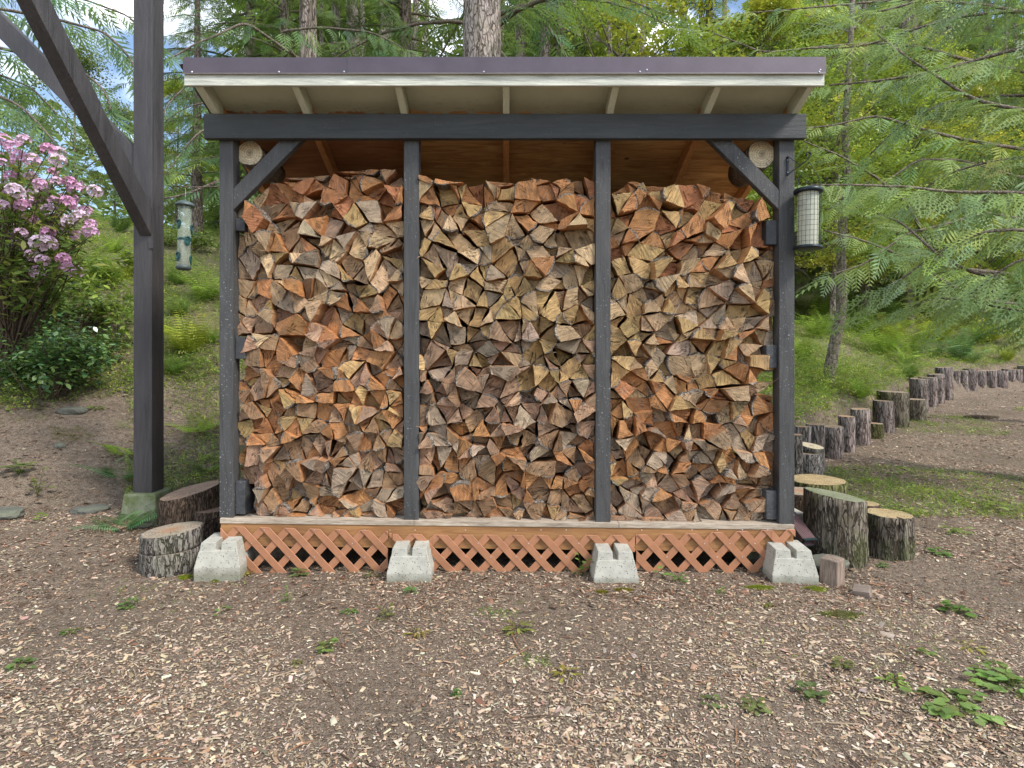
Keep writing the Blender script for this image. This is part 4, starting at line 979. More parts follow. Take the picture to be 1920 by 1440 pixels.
# ---- ferns
def fern_mesh(name, nf, L_, base, pairs=22, arch=.46, spread=(.8, 1.45), w=.022, wide=.12, seed=0, young=0.):
    q = np.random.default_rng(seed); parts = []
    for k in range(nf):
        az = 2*math.pi*k/nf+q.normal(0, .25); ln = L_*q.uniform(.65, 1.05); el = q.uniform(*spread)
        hd = np.array([math.cos(az), math.sin(az), 0.]); side = np.array([-math.sin(az), math.cos(az), 0.])
        V, Fc = [], []; pos = np.zeros(3); e = el; ds = ln/pairs; col = []
        cb = np.array(base)*q.uniform(.75, 1.3)*(1+q.normal(0, .07, 3))
        for i in range(pairs):
            t = i/pairs; d = hd*math.cos(e)+np.array([0, 0, 1.])*math.sin(e); nxt = pos+d*ds; e -= arch*2.1/pairs*(1.1 if t > .3 else .6)
            up = np.cross(side, d)*-1
            b = len(V); s_ = .0022*(1-t); V += [pos-side*s_, pos+side*s_, nxt+side*s_, nxt-side*s_]; Fc.append((b, b+1, b+2, b+3)); col += [cb*.8]*4
            if i > 1:
                pl = wide*L_/.5*min(1, (t*5))*(1-t)**.62*q.uniform(.9, 1.1)+.004
                for sg in (-1, 1):
                    dd = side*sg+d*.28-np.array([0, 0, .22]); dd /= np.linalg.norm(dd); wv = d*(w*L_/.5)*.55*(1-.4*t); tw = np.array([0, 0, .25*w])
                    b = len(V); V += [pos-wv*.6, pos+dd*pl*.5-wv*.55+tw, pos+dd*pl, pos+dd*pl*.45+wv*.8]; Fc.append((b, b+1, b+2, b+3)); col += [cb, cb, cb*1.1, cb*1.1]
            pos = nxt
        C = np.ones((len(V), 4)); C[:, :3] = np.clip(np.array(col), .005, .8); parts.append((np.array(V), np.array(Fc), C))
    v, f, c = join_parts(parts); return bigmesh(name, v, f, M['fern'], c)
FG = dict(bright=(.26, .38, .05), mid=(.15, .26, .05), dark=(.08, .16, .04), yel=(.40, .44, .05), blue=(.15, .28, .12))
FM = {k: [fern_mesh('fern', 15, .5, c, seed=i*7+len(k)) for i in range(2)] for k, c in FG.items()}
FLAT = [fern_mesh('fern', 6, .5, c, arch=.28, spread=(.45, .8), seed=i+50, wide=.15, w=.024) for i, c in enumerate((FG['mid'], FG['blue'], FG['bright']))]
def put_fern(px, py, size, kind, label, flat=False, name='fern', group=None, rz=None, Yo=None):
    g = ground_px(px, py+4) if Yo is None else Vector((X0(px, Yo), Yo, Gs(X0(px, Yo), Yo))); me = FLAT[kind] if flat else random.choice(FM[kind])
    o = link(name, me); o.location = (g.x, g.y, g.z-.01); o.rotation_euler = (random.uniform(-.12, .12), random.uniform(-.12, .12), random.uniform(0, 6.28) if rz is None else rz)
    s = size/F*g.y/.5*.9; o.scale = (s, s, s); tag(o, label, 'fern', group); return o
# size = visible width in photo pixels
put_fern(355, 660, 150, 'yel', 'arching yellow-green sword fern between the tall post and the shed')
put_fern(170, 516, 135, 'bright', 'bright green sword fern below the pink blossoms')
put_fern(372, 805, 95, 2, 'light green flat-fronded fern low on the slope between post and shed', True)
put_fern(392, 880, 85, 0, 'green fern with layered fronds touching the front-left shed post', True)
put_fern(228, 892, 120, 1, 'pale bluish fern spreading left of the tall post above the stone', True)
put_fern(232, 950, 115, 1, 'small fern laying its fronds over the mossy footing', True, Yo=4.02)
put_fern(238, 850, 100, 2, 'light fern on the slope directly left of the tall post', True)
put_fern(385, 560, 120, 'bright', 'fern patch high on the slope just left of the shed')
put_fern(335, 590, 80, 'mid', 'mid green fern above the arching sword fern')
put_fern(222, 432, 80, 'dark', 'dark green fern on the hilltop behind the tall post')
put_fern(232, 520, 62, 'yel', 'small yellow-green fern beside the tall post at slope middle')
for px, py, s, k, l in ((1762, 640, 125, 'yel', 'upright yellow-green fern, tallest on the bank'), (1655, 662, 120, 'bright', 'bright fern with long fronds in the middle of the bank'), (1716, 660, 100, 'bright', 'bright fern just below the tall yellow one'),
                       (1800, 672, 110, 'blue', 'blue-green fern above the bend of the log edging'), (1610, 618, 95, 'mid', 'mid green fern to the far side of the leaning tree'), (1545, 592, 110, 'bright', 'fern on the bank next to the shed post'),
                       (1845, 640, 90, 'bright', 'light fern high on the bank near bare soil'), (1705, 706, 75, 'mid', 'small upright fern just above the edging logs'), (1612, 745, 80, 'bright', 'small fern at the foot of the bank above the furrowed logs'),
                       (1640, 628, 90, 'dark', 'darker fern behind the leaning tree'), (1885, 608, 100, 'yel', 'yellowish fern at the far edge of the bank'), (1680, 600, 90, 'mid', 'mid green fern higher up the bank'), (1830, 600, 90, 'bright', 'bright fern high behind the upright yellow one')):
    put_fern(px, py, s, k, l)
rf = random.Random(5)
for k in range(16):
    px, py = 1500+k*26+rf.uniform(-12, 12), rf.choice((585, 625, 665, 690))+rf.uniform(-15, 15)
    put_fern(px, py, rf.uniform(60, 105), rf.choice(('bright', 'mid', 'yel', 'blue')), f"bank fern, {'first second third fourth fifth sixth seventh eighth ninth tenth eleventh twelfth thirteenth fourteenth fifteenth sixteenth'.split()[k]} counting outward from the shed post", group='ferns spread over the bank')
for k, (px, py) in enumerate(((330, 530), (395, 640), (330, 700), (215, 470), (20, 560), (110, 590))):
    put_fern(px, py, 80, rf.choice(('bright', 'mid', 'yel')), ['fern on the slope under the tube feeder', 'fern tucked against the shed post halfway up the slope', 'small fern below the arching sword fern', 'fern left of the tall post under the blossoms', 'fern at the left edge above the evergreen shrub', 'fern just above the dense evergreen shrub'][k])
# ---- ground cover on the slopes and weeds on the clearing
LC = leafcluster(7, .55, .55, .2, 3); LG = leafcluster(9, .5, .9, .06, 4)
def cover(n, seed, region, size, base, tmpl=LC, hfac=1., amt=.4):
    r = np.random.default_rng(seed); X, Y = region(r, n*3); k = np.ones(len(X), bool); dn = np.sin(X*2.9+1.7*np.sin(Y*1.9+seed))*np.cos(Y*2.3+X*.9)+.5*np.sin(X*7+Y*5)
    k &= r.uniform(0, 1, len(X)) < np.clip(.5+.45*dn, .05, 1); X, Y, dn = X[k][:n], Y[k][:n], dn[k][:n]; m = len(X); Z = G(X, Y)
    d = np.stack([r.normal(0, 1, m), r.normal(0, 1, m), r.normal(0, .25, m)], 1); s = size*r.uniform(.6, 1.4, m)*(1+.02*Y)
    hh = np.abs(r.normal(0, 1, m))*size*1.1*hfac*np.clip(1+dn*.5, .3, 2); b = np.array(base); C = b[r.integers(0, len(b), m)]*r.uniform(1-amt, 1+amt, (m, 1))*(1+r.normal(0, .08, (m, 3)))
    return scatter(tmpl[0], tmpl[1], np.stack([X, Y, Z+s*.2+hh], 1), frames(d, roll=r.normal(0, .5, m)), s, np.clip(C, .005, .6))
def reg_left(r, n):
    Y = 5.2*(26/5.2)**r.uniform(0, 1, n); X = -Y*r.uniform(.30, 1.02, n); s = toe_dist(X, Y); k = s > (1.75+.35*np.sin(X*1.7)); return X[k], Y[k]
def reg_leftlow(r, n):
    Y = 3.6*(9/3.6)**r.uniform(0, 1, n); X = -Y*r.uniform(.42, .66, n); s = toe_dist(X, Y); k = s > -.35; return X[k], Y[k]
def reg_right(r, n):
    Y = 5.6*(30/5.6)**r.uniform(0, 1, n); X = Y*r.uniform(.30, 1.15, n); s = toe_dist(X, Y); k = s > .10; return X[k], Y[k]
def reg_flat(r, n):
    Y = 4.5*(13/4.5)**r.uniform(0, 1, n); X = Y*r.uniform(.50, .98, n); s = toe_dist(X, Y); b = np.sin(X*1.1+2*np.sin(Y*.8))+np.cos(Y*1.7-X*.5); k = (s < -.1) & (b > .25); return X[k], Y[k]
greensL = [(.26, .37, .06), (.36, .45, .08), (.15, .25, .05), (.44, .50, .10), (.19, .29, .08)]
greensR = [(.25, .36, .045), (.34, .44, .06), (.17, .30, .04), (.40, .47, .09), (.13, .23, .045)]
o = link('slope_plants', bigmesh('slope_plants', *join_parts([cover(17000, 5, reg_left, .045, greensL), cover(1300, 6, reg_leftlow, .03, greensL, hfac=.4)])[:2], M['leaf'], None))
def stuff(name, parts, mat_, label, cat):
    v, f, c = join_parts(parts); o = link(name, bigmesh(name, v, f, mat_, c)); tag(o, label, cat, kind='stuff'); return o
bpy.data.objects.remove(o)
stuff('slope_plants', [cover(34000, 5, reg_left, .030, greensL, hfac=1.5), cover(7500, 6, reg_leftlow, .02, greensL, hfac=.7)], M['leaf'], 'low leafy ground cover on the slope left of the shed', 'ground cover')
stuff('bank_plants', [cover(30000, 7, reg_right, .028, greensR, hfac=1.3), cover(14000, 8, reg_right, .06, greensR, LG, 1.6)], M['leaf'], 'bright green grass and leafy plants covering the bank above the edging logs', 'ground cover')
def reg_front(r, n):
    Y = 1.6*(3.3/1.6)**r.uniform(0, 1, n); X = Y*r.uniform(-.92, .95, n); b = np.sin(X*2.3+2*np.sin(Y*1.9))+np.cos(Y*3.1-X*1.5)+1.3*sm(X/Y, .6, .85); k = (b > 1.15) & (r.uniform(0, 1, n) < .5); return X[k], Y[k]
stuff('clearing_weeds', [cover(2400, 21, reg_front, .0085, greensR, LC, .5), cover(500, 22, reg_front, .014, greensR, LG, .4), cover(7500, 9, reg_flat, .017, greensR, LC, .35), cover(3200, 10, reg_flat, .026, greensR, LG, .3)], M['leaf'], 'patches of low weeds and grass in the wood-chip clearing', 'weeds')
# small separate weeds in the foreground: px, py, width px, style, label
def weed_mesh(name, n, L_, w, col, up=.5, seed=0, stem=True, layers=1, rad=.9):
    q = np.random.default_rng(seed); V, Fc, C = [], [], []
    for i in range(n):
        az = 2.4*i+q.normal(0, .3); el = up*q.uniform(.5, 1.4); h = np.array([math.cos(az), math.sin(az), 0]); s = np.array([-h[1], h[0], 0]); b0 = np.array([0, 0, .0])+h*q.uniform(.1, .9)*L_*rad+np.array([0, 0, q.uniform(.1, 1)*L_*up*1.6*layers])
        d = h*math.cos(el*.6)+np.array([0, 0, math.sin(el*.6)])*.6; c = np.array(col)*q.uniform(.7, 1.35)*(1+q.normal(0, .07, 3)); ll_ = L_*q.uniform(.6, 1.1); ww = w*ll_/L_
        b = len(V); V += [b0, b0+d*ll_*.25+s*ww*.8, b0+d*ll_*.65+s*ww-np.array([0, 0, ll_*.06]), b0+d*ll_-np.array([0, 0, ll_*.2]), b0+d*ll_*.65-s*ww-np.array([0, 0, ll_*.06]), b0+d*ll_*.25-s*ww*.8, b0+d*ll_*.5-np.array([0, 0, ll_*.10])]
        Fc += [(b, b+1, b+6, b+5), (b+1, b+2, b+3, b+6), (b+6, b+3, b+4, b+5)]; C += [c]*7
        if stem: b = len(V); V += [np.array([.001, 0, 0]), np.array([-.001, 0, 0]), b0-s*.001, b0+s*.001]; Fc.append((b, b+1, b+2, b+3)); C += [c*.7]*4
    c4 = np.ones((len(V), 4)); c4[:, :3] = np.clip(np.array(C), .005, .7); return bigmesh(name, np.array(V), np.array(Fc), M['leaf'], c4)
WL = [(242, 1140, 40, 'clover', 'round-leaved weed in the open soil below the stacked rounds'), (412, 1152, 36, 'round', 'bright round-leaved seedling in the chips below the first pier block'), (538, 1130, 28, 'tall', 'upright light green seedling alone in the chips'), (130, 1190, 36, 'clover', 'small clover-like weed near the soil edge'),
      (38, 1250, 60, 'clover', 'leafy weed at the edge of the bare soil'), (612, 1218, 46, 'clover', 'low bright clover patch in the middle chips'), (556, 1245, 30, 'thin', 'thin yellowish weed beside the clover patch'), (655, 1150, 34, 'clover', 'small weed left of the fallen cone'),
      (725, 1160, 46, 'clover', 'pale three-leaved weed below the second pier block'), (782, 1190, 52, 'thin', 'straggly yellow-green weed in the centre chips'), (768, 1112, 34, 'clover', 'dark-leaved seedling right under the second pier block'), (935, 1150, 64, 'moss', 'round clump of fine bright green moss-like weed'),
      (970, 1186, 70, 'thin', 'curved trail of bright grass below the green clump'), (1000, 1240, 70, 'moss', 'dark green creeping weed with reddish tips'), (1060, 1268, 60, 'thin', 'sparse yellow-green creeping stems'), (856, 1306, 22, 'fuzzy', 'tiny upright conifer-like seedling in the chips'),
      (1092, 1080, 52, 'tall', 'leafy sprout growing through the lattice by the third pier block'), (1240, 1082, 40, 'round', 'broad-leaved sprout in front of the lattice right of the third pier'), (1275, 1092, 40, 'clover', 'leafy tuft beside the broad sprout under the lattice'), (560, 1080, 36, 'clover', 'small plant at the foot of the lattice'),
      (462, 1078, 30, 'thin', 'wispy green sprout beside the first pier block'), (695, 1083, 30, 'clover', 'small tuft against the second pier block'), (1440, 1138, 28, 'clover', 'little weed by a twig below the mossy pier'), (1352, 1112, 24, 'round', 'yellow-green rosette below the lattice'),
      (1580, 1255, 50, 'clover', 'white-flowered little weed in the right chips'), (1678, 1282, 66, 'thin', 'sprawling grassy weed in the lower chips'), (1415, 1330, 60, 'clover', 'upright leafy weed near the bottom of the picture'), (1520, 1310, 60, 'clover', 'spreading weed near the bottom between two stems'),
      (1335, 1325, 50, 'clover', 'pair of light green seedlings at the bottom'), (1795, 1150, 60, 'clover', 'dark green creeping weed on the dark soil'), (1730, 940, 34, 'grass', 'bright upright grass tuft alone on the clearing'), (1820, 1215, 60, 'thin', 'flat-leaved weed on the darker soil'),
      (1740, 1230, 44, 'clover', 'tiny weed row in the right foreground soil'), (1655, 1065, 26, 'clover', 'small weed at the foot of the split stump'), (75, 978, 44, 'round', 'light green seedling at the foot of the slope'), (70, 930, 60, 'tall', 'broad-leaved weed standing beside the squared stone'),
      (35, 890, 66, 'clover', 'light green leafy weed left on the slope'), (255, 610, 50, 'tall', 'light leafy plant just left of the tall post'), (180, 768, 34, 'thin', 'tiny mossy tuft on the bare slope'), (1700, 1010, 30, 'clover', 'small weed on the chips right of the split stump'),
      (1790, 1000, 60, 'thin', 'yellow-green grassy weed on the clearing'), (1868, 958, 60, 'round', 'broad pale leaf lying on the clearing'), (1760, 1040, 50, 'clover', 'low weed patch right of the stumps')]
STY = dict(clover=dict(n=16, L_=.035, w=.013, col=(.18, .27, .07), up=.5), round=dict(n=6, L_=.06, w=.026, col=(.20, .31, .07), up=.5), tall=dict(n=11, L_=.05, w=.014, col=(.20, .29, .06), up=.8, layers=1.5), thin=dict(n=22, L_=.04, w=.006, col=(.30, .34, .07), up=.3),
           moss=dict(n=70, L_=.022, w=.006, col=(.17, .30, .05), up=.25), fuzzy=dict(n=40, L_=.02, w=.003, col=(.12, .22, .06), up=.9, layers=2.), grass=dict(n=26, L_=.10, w=.006, col=(.22, .36, .04), up=1.4))
for i, (px, py, wpx_, sty, lab) in enumerate(WL):
    k = dict(STY[sty]); 
    if sty == 'moss': me = bigmesh('weed', *(lambda r, n: scatter(LC[0], LC[1], np.stack([r.normal(0, .03, n), r.normal(0, .02, n), np.abs(r.normal(0, .006, n))], 1), frames(r.normal(0, 1, (n, 3))*[1, 1, .3]), r.uniform(.006, .013, n), jitcol((.19, .30, .06), n, .4)))(rng, 90)[:2], M['leaf'], None); me = None
    g = ground_px(px, py); wm = wpx_*1.15/F*g.y
    if sty == 'moss':
        n = 110; v, f, c = scatter(LC[0], LC[1], np.stack([rng.normal(0, .28, n)*wm, rng.normal(0, .2, n)*wm, np.abs(rng.normal(0, .006, n))], 1), frames(rng.normal(0, 1, (n, 3))*[1, 1, .3]), rng.uniform(.006, .014, n), jitcol((.19, .30, .06) if i % 2 else (.11, .2, .07), n, .4)); me = bigmesh('weed', v, f, M['leaf'], c); s = 1
    else:
        q_ = random.Random(i); k['n'] = max(4, int(k['n']*q_.uniform(.6, 1.5))); k['up'] *= q_.uniform(.7, 1.6); k['w'] *= q_.uniform(.6, 1.1); k['col'] = tuple(c_*q_.uniform(.7, 1.05) for c_ in k['col']); me = weed_mesh('weed', seed=i, **k); s = wm/(k['L_']*3.4)
    o = link('weed', me); o.location = (g.x, g.y, g.z-.002); o.scale = (s,)*3; tag(o, lab, 'weed')
# big leafy plants lower right
for px, py, wpx_, n, sd, lab in ((1790, 1330, 210, 22, 3, 'large light green leafy plant in the lower right soil'), (1900, 1290, 190, 34, 4, 'dense leafy clump at the right edge of the soil'), (1865, 1250, 90, 12, 6, 'small leafy stem above the large light green plant')):
    me = weed_mesh('leafy_plant', n*2, .034, .0125, (.21, .31, .085), .35, sd, rad=2.6); g = ground_px(px, py); o = link('leafy_plant', me); o.location = g; s = wpx_/F*g.y/.26; o.scale = (s,)*3; tag(o, lab, 'plant')
# moss pads
def mosspad(px, py, w, d, lab, col=(.26, .30, .02)):
    g = ground_px(px, py); n = 1500; r = rng; a = r.uniform(0, 6.28, n); q = np.sqrt(r.uniform(0, 1, n)); X = q*np.cos(a)*w/2*(1+.25*np.sin(3*a)); Y_ = q*np.sin(a)*d/2*(1+.2*np.cos(4*a)); Z = .011*(1-q**2)+r.normal(0, .0015, n)
    Z += G(g.x+X, g.y+Y_)-g.z
    v, f, c = scatter(LG[0], LG[1], np.stack([X, Y_, Z], 1), frames(r.normal(0, 1, (n, 3))*[1, 1, 1]), r.uniform(.003, .007, n), jitcol(col, n, .4, .12)); o = link('moss_cushion', bigmesh('moss_cushion', v, f, M['leaf'], c)); o.location = g; tag(o, lab, 'moss')
mosspad(350, 1084, .10, .06, 'yellow-green moss cushion at the foot of the first pier block'); mosspad(404, 1090, .05, .03, 'tiny moss spot before the first pier block'); mosspad(1530, 1106, .14, .07, 'bright yellow-green moss cushion in front of the right mossy pier block'); mosspad(1425, 1103, .16, .06, 'flat yellow-green moss cushion below the olive boulder')
mosspad(1170, 1108, .09, .03, 'ochre moss strip under the third pier block', (.28, .24, .03)); mosspad(1128, 1112, .06, .03, 'ochre moss spot left of the third pier block', (.28, .24, .03)); mosspad(1578, 1155, .22, .10, 'dull thin moss on the dark soil below the small offcut', (.14, .15, .03)); mosspad(130, 815, .38, .22, 'brownish-green moss patch on the bare slope', (.20, .20, .03))
mosspad(1850, 795, .9, .35, 'yellow moss patch beside the low dark clod', (.25, .28, .03))
# ------------------------------------------------------------------ shrubs
def leafy(name, label, cat, base, stems, nleaf, mat_, cols, ls, lw, fold=.1, seed=0, leafspread=.06, stem_mat='stem', whorl=5, sr=.006, droop=-.1):
    """stems: list of polylines (world coords); leaves in whorls along the outer part of each"""
    r = np.random.default_rng(seed); root = empty(name, base); tag(root, label, cat); sv, sf = [], []; Pp, Dd = [], []
    for pl in stems:
        v_, f_ = tube(pl, list(np.linspace(sr, sr*.35, len(pl))), 5, False); o0 = len(sv); sv += v_; sf += [tuple(i+o0 for i in q) for q in f_]
        A = np.array([tuple(p) for p in pl])
        for k in range(nleaf):
            t = (.35+.65*r.uniform()**.7)*(len(A)-1); i = min(int(t), len(A)-2); c = A[i]+(A[i+1]-A[i])*(t-i); d0 = A[i+1]-A[i]; d0 = d0/np.linalg.norm(d0)
            for w in range(whorl):
                d = r.normal(0, 1, 3); d -= d0*d.dot(d0)*.5; d[2] = d[2]*.45+droop; d = d/np.linalg.norm(d)+d0*.35; Pp.append(c+r.normal(0, leafspread, 3)); Dd.append(d)
    link('stems', mesh('stems', sv, sf, M[stem_mat], smooth=True), root)
    TV = np.array([(0, 0, 0), (lw, ls*.35, fold*lw), (lw*.85, ls*.7, fold*lw-ls*.04), (0, ls, -ls*.12), (-lw*.85, ls*.7, fold*lw-ls*.04), (-lw, ls*.35, fold*lw), (0, ls*.5, -.01*ls)]); TF = np.array([(0, 1, 2, 6), (6, 2, 3, 4), (0, 6, 4, 5)])
    n = len(Pp); b = np.array(cols); C = b[r.integers(0, len(b), n)]*r.uniform(.65, 1.35, (n, 1))
    v, f, c = scatter(TV, TF, np.array(Pp), frames(np.array(Dd), roll=r.normal(0, .35, n)), r.uniform(.6, 1.2, n), np.clip(C, .004, .7))
    lo = link('leaves', bigmesh('leaves', v, f, mat_, c), root); lo['kind'] = 'stuff'; return root
def curve(a, b, sag=0., n=5, jit=.03, rnd=random):
    a, b = Vector(a), Vector(b); L_ = (b-a).length
    return [a.lerp(b, i/(n-1))+Vector((rnd.gauss(0, jit)*L_*(0 < i < n-1), rnd.gauss(0, jit)*L_*(0 < i < n-1), rnd.gauss(0, jit)*L_*(0 < i < n-1)+sag*4*(i/(n-1))*(1-i/(n-1)))) for i in range(n)]
def bush_stems(g, w, h, n, d=None, low=.35):
    out = []
    for k in range(n):
        a = random.uniform(0, 6.28); q = math.sqrt(random.random()); e = Vector((g.x+math.cos(a)*q*w/2, g.y+math.sin(a)*q*(d or w)/2, g.z+h*random.uniform(low, 1)*(1-.45*q*q))); s = Vector((g.x+math.cos(a)*q*w*.12, g.y+math.sin(a)*q*w*.12, g.z-.02)); out.append(curve(s, e, h*.06, 6, .04))
    return out
g = ground_px(78, 745); leafy('evergreen_shrub', 'dense dark glossy evergreen shrub at the top of the bare slope', 'shrub', g, bush_stems(g, 1.15, .92, 46, .9), 16, M['glossy'], [(.05, .12, .045), (.07, .16, .05), (.12, .22, .07), (.19, .30, .09)], .062, .017, seed=3)
g = ground_px(170, 690); leafy('evergreen_shrub', 'lower glossy shrub between the dark shrub and the tall post', 'shrub', g, bush_stems(g, 1.0, .5, 22), 9, M['glossy'], [(.06, .12, .03), (.12, .20, .05)], .06, .017, seed=4)
g = ground_px(20, 640); leafy('evergreen_shrub', 'glossy shrub at the left edge behind the dense dark one', 'shrub', g, bush_stems(g, 1.6, 1.0, 34), 10, M['glossy'], [(.08, .16, .04), (.14, .24, .06), (.05, .1, .03)], .06, .018, seed=5)
g = ground_px(222, 640); leafy('broadleaf_sapling', 'light green long-leaved sapling leaning beside the tall post', 'sapling', g, [curve(g, P(px, py, g.y+dy), .02, 6, .03) for px, py, dy in ((250, 580, -.2), (205, 560, .1), (245, 545, 0), (190, 600, .2), (235, 625, -.2), (215, 575, -.3))], 7, M['leaf'], [(.16, .25, .04), (.24, .33, .06)], .11, .02, seed=6)
for px, py, h, sd, lb in ((195, 540, .5, 8, 'yellow-tipped seedling shrub in the middle of the upper slope'), (240, 515, .6, 9, 'yellow-green rosette shrub beside the tall post'), (150, 560, .4, 10, 'small yellow-green shrub under the pink blossoms')):
    g = ground_px(px, py); leafy('young_shrub', lb, 'shrub', g, bush_stems(g, .55, h, 9), 6, M['leaf'], [(.30, .38, .05), (.20, .30, .05)], .13, .022, seed=sd)
for px, py, w, h, sd, lb in ((60, 540, 2.0, .8, 31, 'mid green leafy shrub below the pink blossoms'), (350, 470, 1.6, .6, 32, 'leafy shrub on the upper slope behind the tube feeder'), (140, 610, 1.6, .6, 33, 'light leafy shrub on the middle slope'), (10, 480, 2.4, 1.3, 34, 'tall leafy shrub at the left edge behind the blossoms')):
    g = ground_px(px, py); leafy('leafy_shrub', lb, 'shrub', g, bush_stems(g, w, h, 26), 9, M['leaf'], [(.18, .27, .05), (.28, .37, .07), (.12, .19, .05)], .075, .024, seed=sd)
# ---- rhododendron with pink trusses
def floret_truss():
    V, Fc = [], []; r = np.random.default_rng(5)
    for k in range(13):
        z = 1-1.35*k/12; a = 2.4*k; d = np.array([math.cos(a)*math.sqrt(max(0, 1-z*z)), math.sin(a)*math.sqrt(max(0, 1-z*z)), z]); u = np.cross(d, [0.3, .2, 1]); u /= np.linalg.norm(u); w = np.cross(d, u); c = d*.6
        for p in range(5):
            th = p*2*math.pi/5+k; e = u*math.cos(th)+w*math.sin(th); s = np.cross(d, e); b = len(V); V += [c, c+e*.24+d*.22+s*.16, c+e*.46+d*.20, c+e*.24+d*.22-s*.16]; Fc.append((b, b+1, b+2, b+3))
    return np.array(V), np.array(Fc)
TR = floret_truss(); TRM = []
for i, c in enumerate([(.80, .46, .70), (.84, .56, .76), (.74, .36, .60), (.88, .66, .80)]):
    cc = np.ones((len(TR[0]), 4)); cc[:, :3] = np.array(c)*rng.uniform(.85, 1.12, (len(cc), 1)); cc[::4, :3] *= .8; TRM.append(bigmesh('flower_cluster', TR[0], TR[1], M['petal'], np.clip(cc, 0, .9)))
RY = 6.2
TRUSS = [(25, 275), (8, 300), (45, 262), (90, 280), (112, 285), (35, 295), (75, 345), (105, 340), (58, 330), (62, 360), (78, 352), (8, 355), (28, 358), (130, 340), (140, 352), (148, 348), (5, 385), (50, 375), (70, 372), (42, 385), (108, 378), (128, 380), (118, 372),
         (30, 402), (75, 412), (52, 412), (85, 418), (170, 420), (165, 432), (172, 436), (18, 425), (40, 436), (30, 440), (65, 448), (90, 455), (75, 456), (145, 443), (30, 460), (52, 472), (62, 480), (80, 488), (118, 485), (128, 505), (140, 508), (70, 510), (178, 358), (108, 300), (3, 262), (100, 322), (150, 405), (130, 415), (5, 440), (95, 395), (120, 430), (90, 435), (60, 300), (20, 330), (135, 372), (160, 395)]
gb = Vector((X0(20, RY), RY, Gs(X0(20, RY), RY)))
random.seed(21); rs_ = []
for i in range(0, len(TRUSS), 1):
    px, py = TRUSS[i]; e = P(px, py+6, RY+random.uniform(-.75, .1)); m_ = gb.lerp(e, .45)+Vector((random.uniform(-.25, .05), random.uniform(-.2, .2), .12)); rs_.append([gb+Vector((random.uniform(-.15, .15), random.uniform(-.1, .1), 0)), gb.lerp(m_, .5), m_, m_.lerp(e, .5)+Vector((0, 0, .06)), e])
for k in range(26):
    px, py = random.uniform(-30, 170), random.uniform(250, 520)
    if py < 262+px*.45: continue
    e = P(px, py, RY+random.uniform(-.6, .6)); m_ = gb.lerp(e, .5)+Vector((-.1, 0, .1)); rs_.append([gb, m_, m_.lerp(e, .5)+Vector((0, 0, .05)), e])
rh = leafy('rhododendron', 'large rhododendron covered in pink flower clusters at the left edge', 'flowering shrub', gb, rs_, 9, M['leaf'], [(.15, .23, .05), (.22, .31, .07), (.10, .16, .04), (.33, .34, .08)], .115, .021, seed=12, whorl=4, sr=.011, leafspread=.05, droop=.05)
for (px, py), st_ in zip(TRUSS, rs_):
    o = link('flower_cluster', random.choice(TRM)); o.parent = rh; c = st_[-1]+Vector((0, 0, .03)); o.location = c-rh.location; s = random.uniform(.058, .082)*(1.1 if random.random() < .3 else .95); o.scale = (s*1.15, s*1.15, s); o.rotation_euler = (random.uniform(-.5, .5), random.uniform(-.5, .5), random.uniform(0, 6))
# ------------------------------------------------------------------ trees
def trunk_mesh(name, h, r, mat_, lean=(0, 0), n=14, rows=14, seed=0, curve_=0.):
    q = np.random.default_rng(seed); V, Fc = [], []; ph = q.uniform(0, 6.28, 4)
    for j in range(rows+1):
        t = j/rows; cx_ = lean[0]*t*h+curve_*math.sin(t*3.1)*h; cy_ = lean[1]*t*h+.4*curve_*math.sin(t*4+1)*h-.4*curve_*math.sin(1)*h; rr = r*((1-t)**.8*.95+.05)*(1+.35*max(0, .06-t)/.06)
        for k in range(n):
            th = 2*math.pi*k/n; R_ = rr*(1+.05*math.sin(3*th+ph[0]+t*4)+.03*math.sin(7*th+ph[1]-t*9)); V.append((cx_+R_*math.cos(th), cy_+R_*math.sin(th), -.25+(h+.25)*t))
    for j in range(rows):
        for k in range(n): Fc.append((j*n+k, j*n+(k+1) % n, (j+1)*n+(k+1) % n, (j+1)*n+k))
    return mesh(name, V, Fc, mat_, smooth=True)
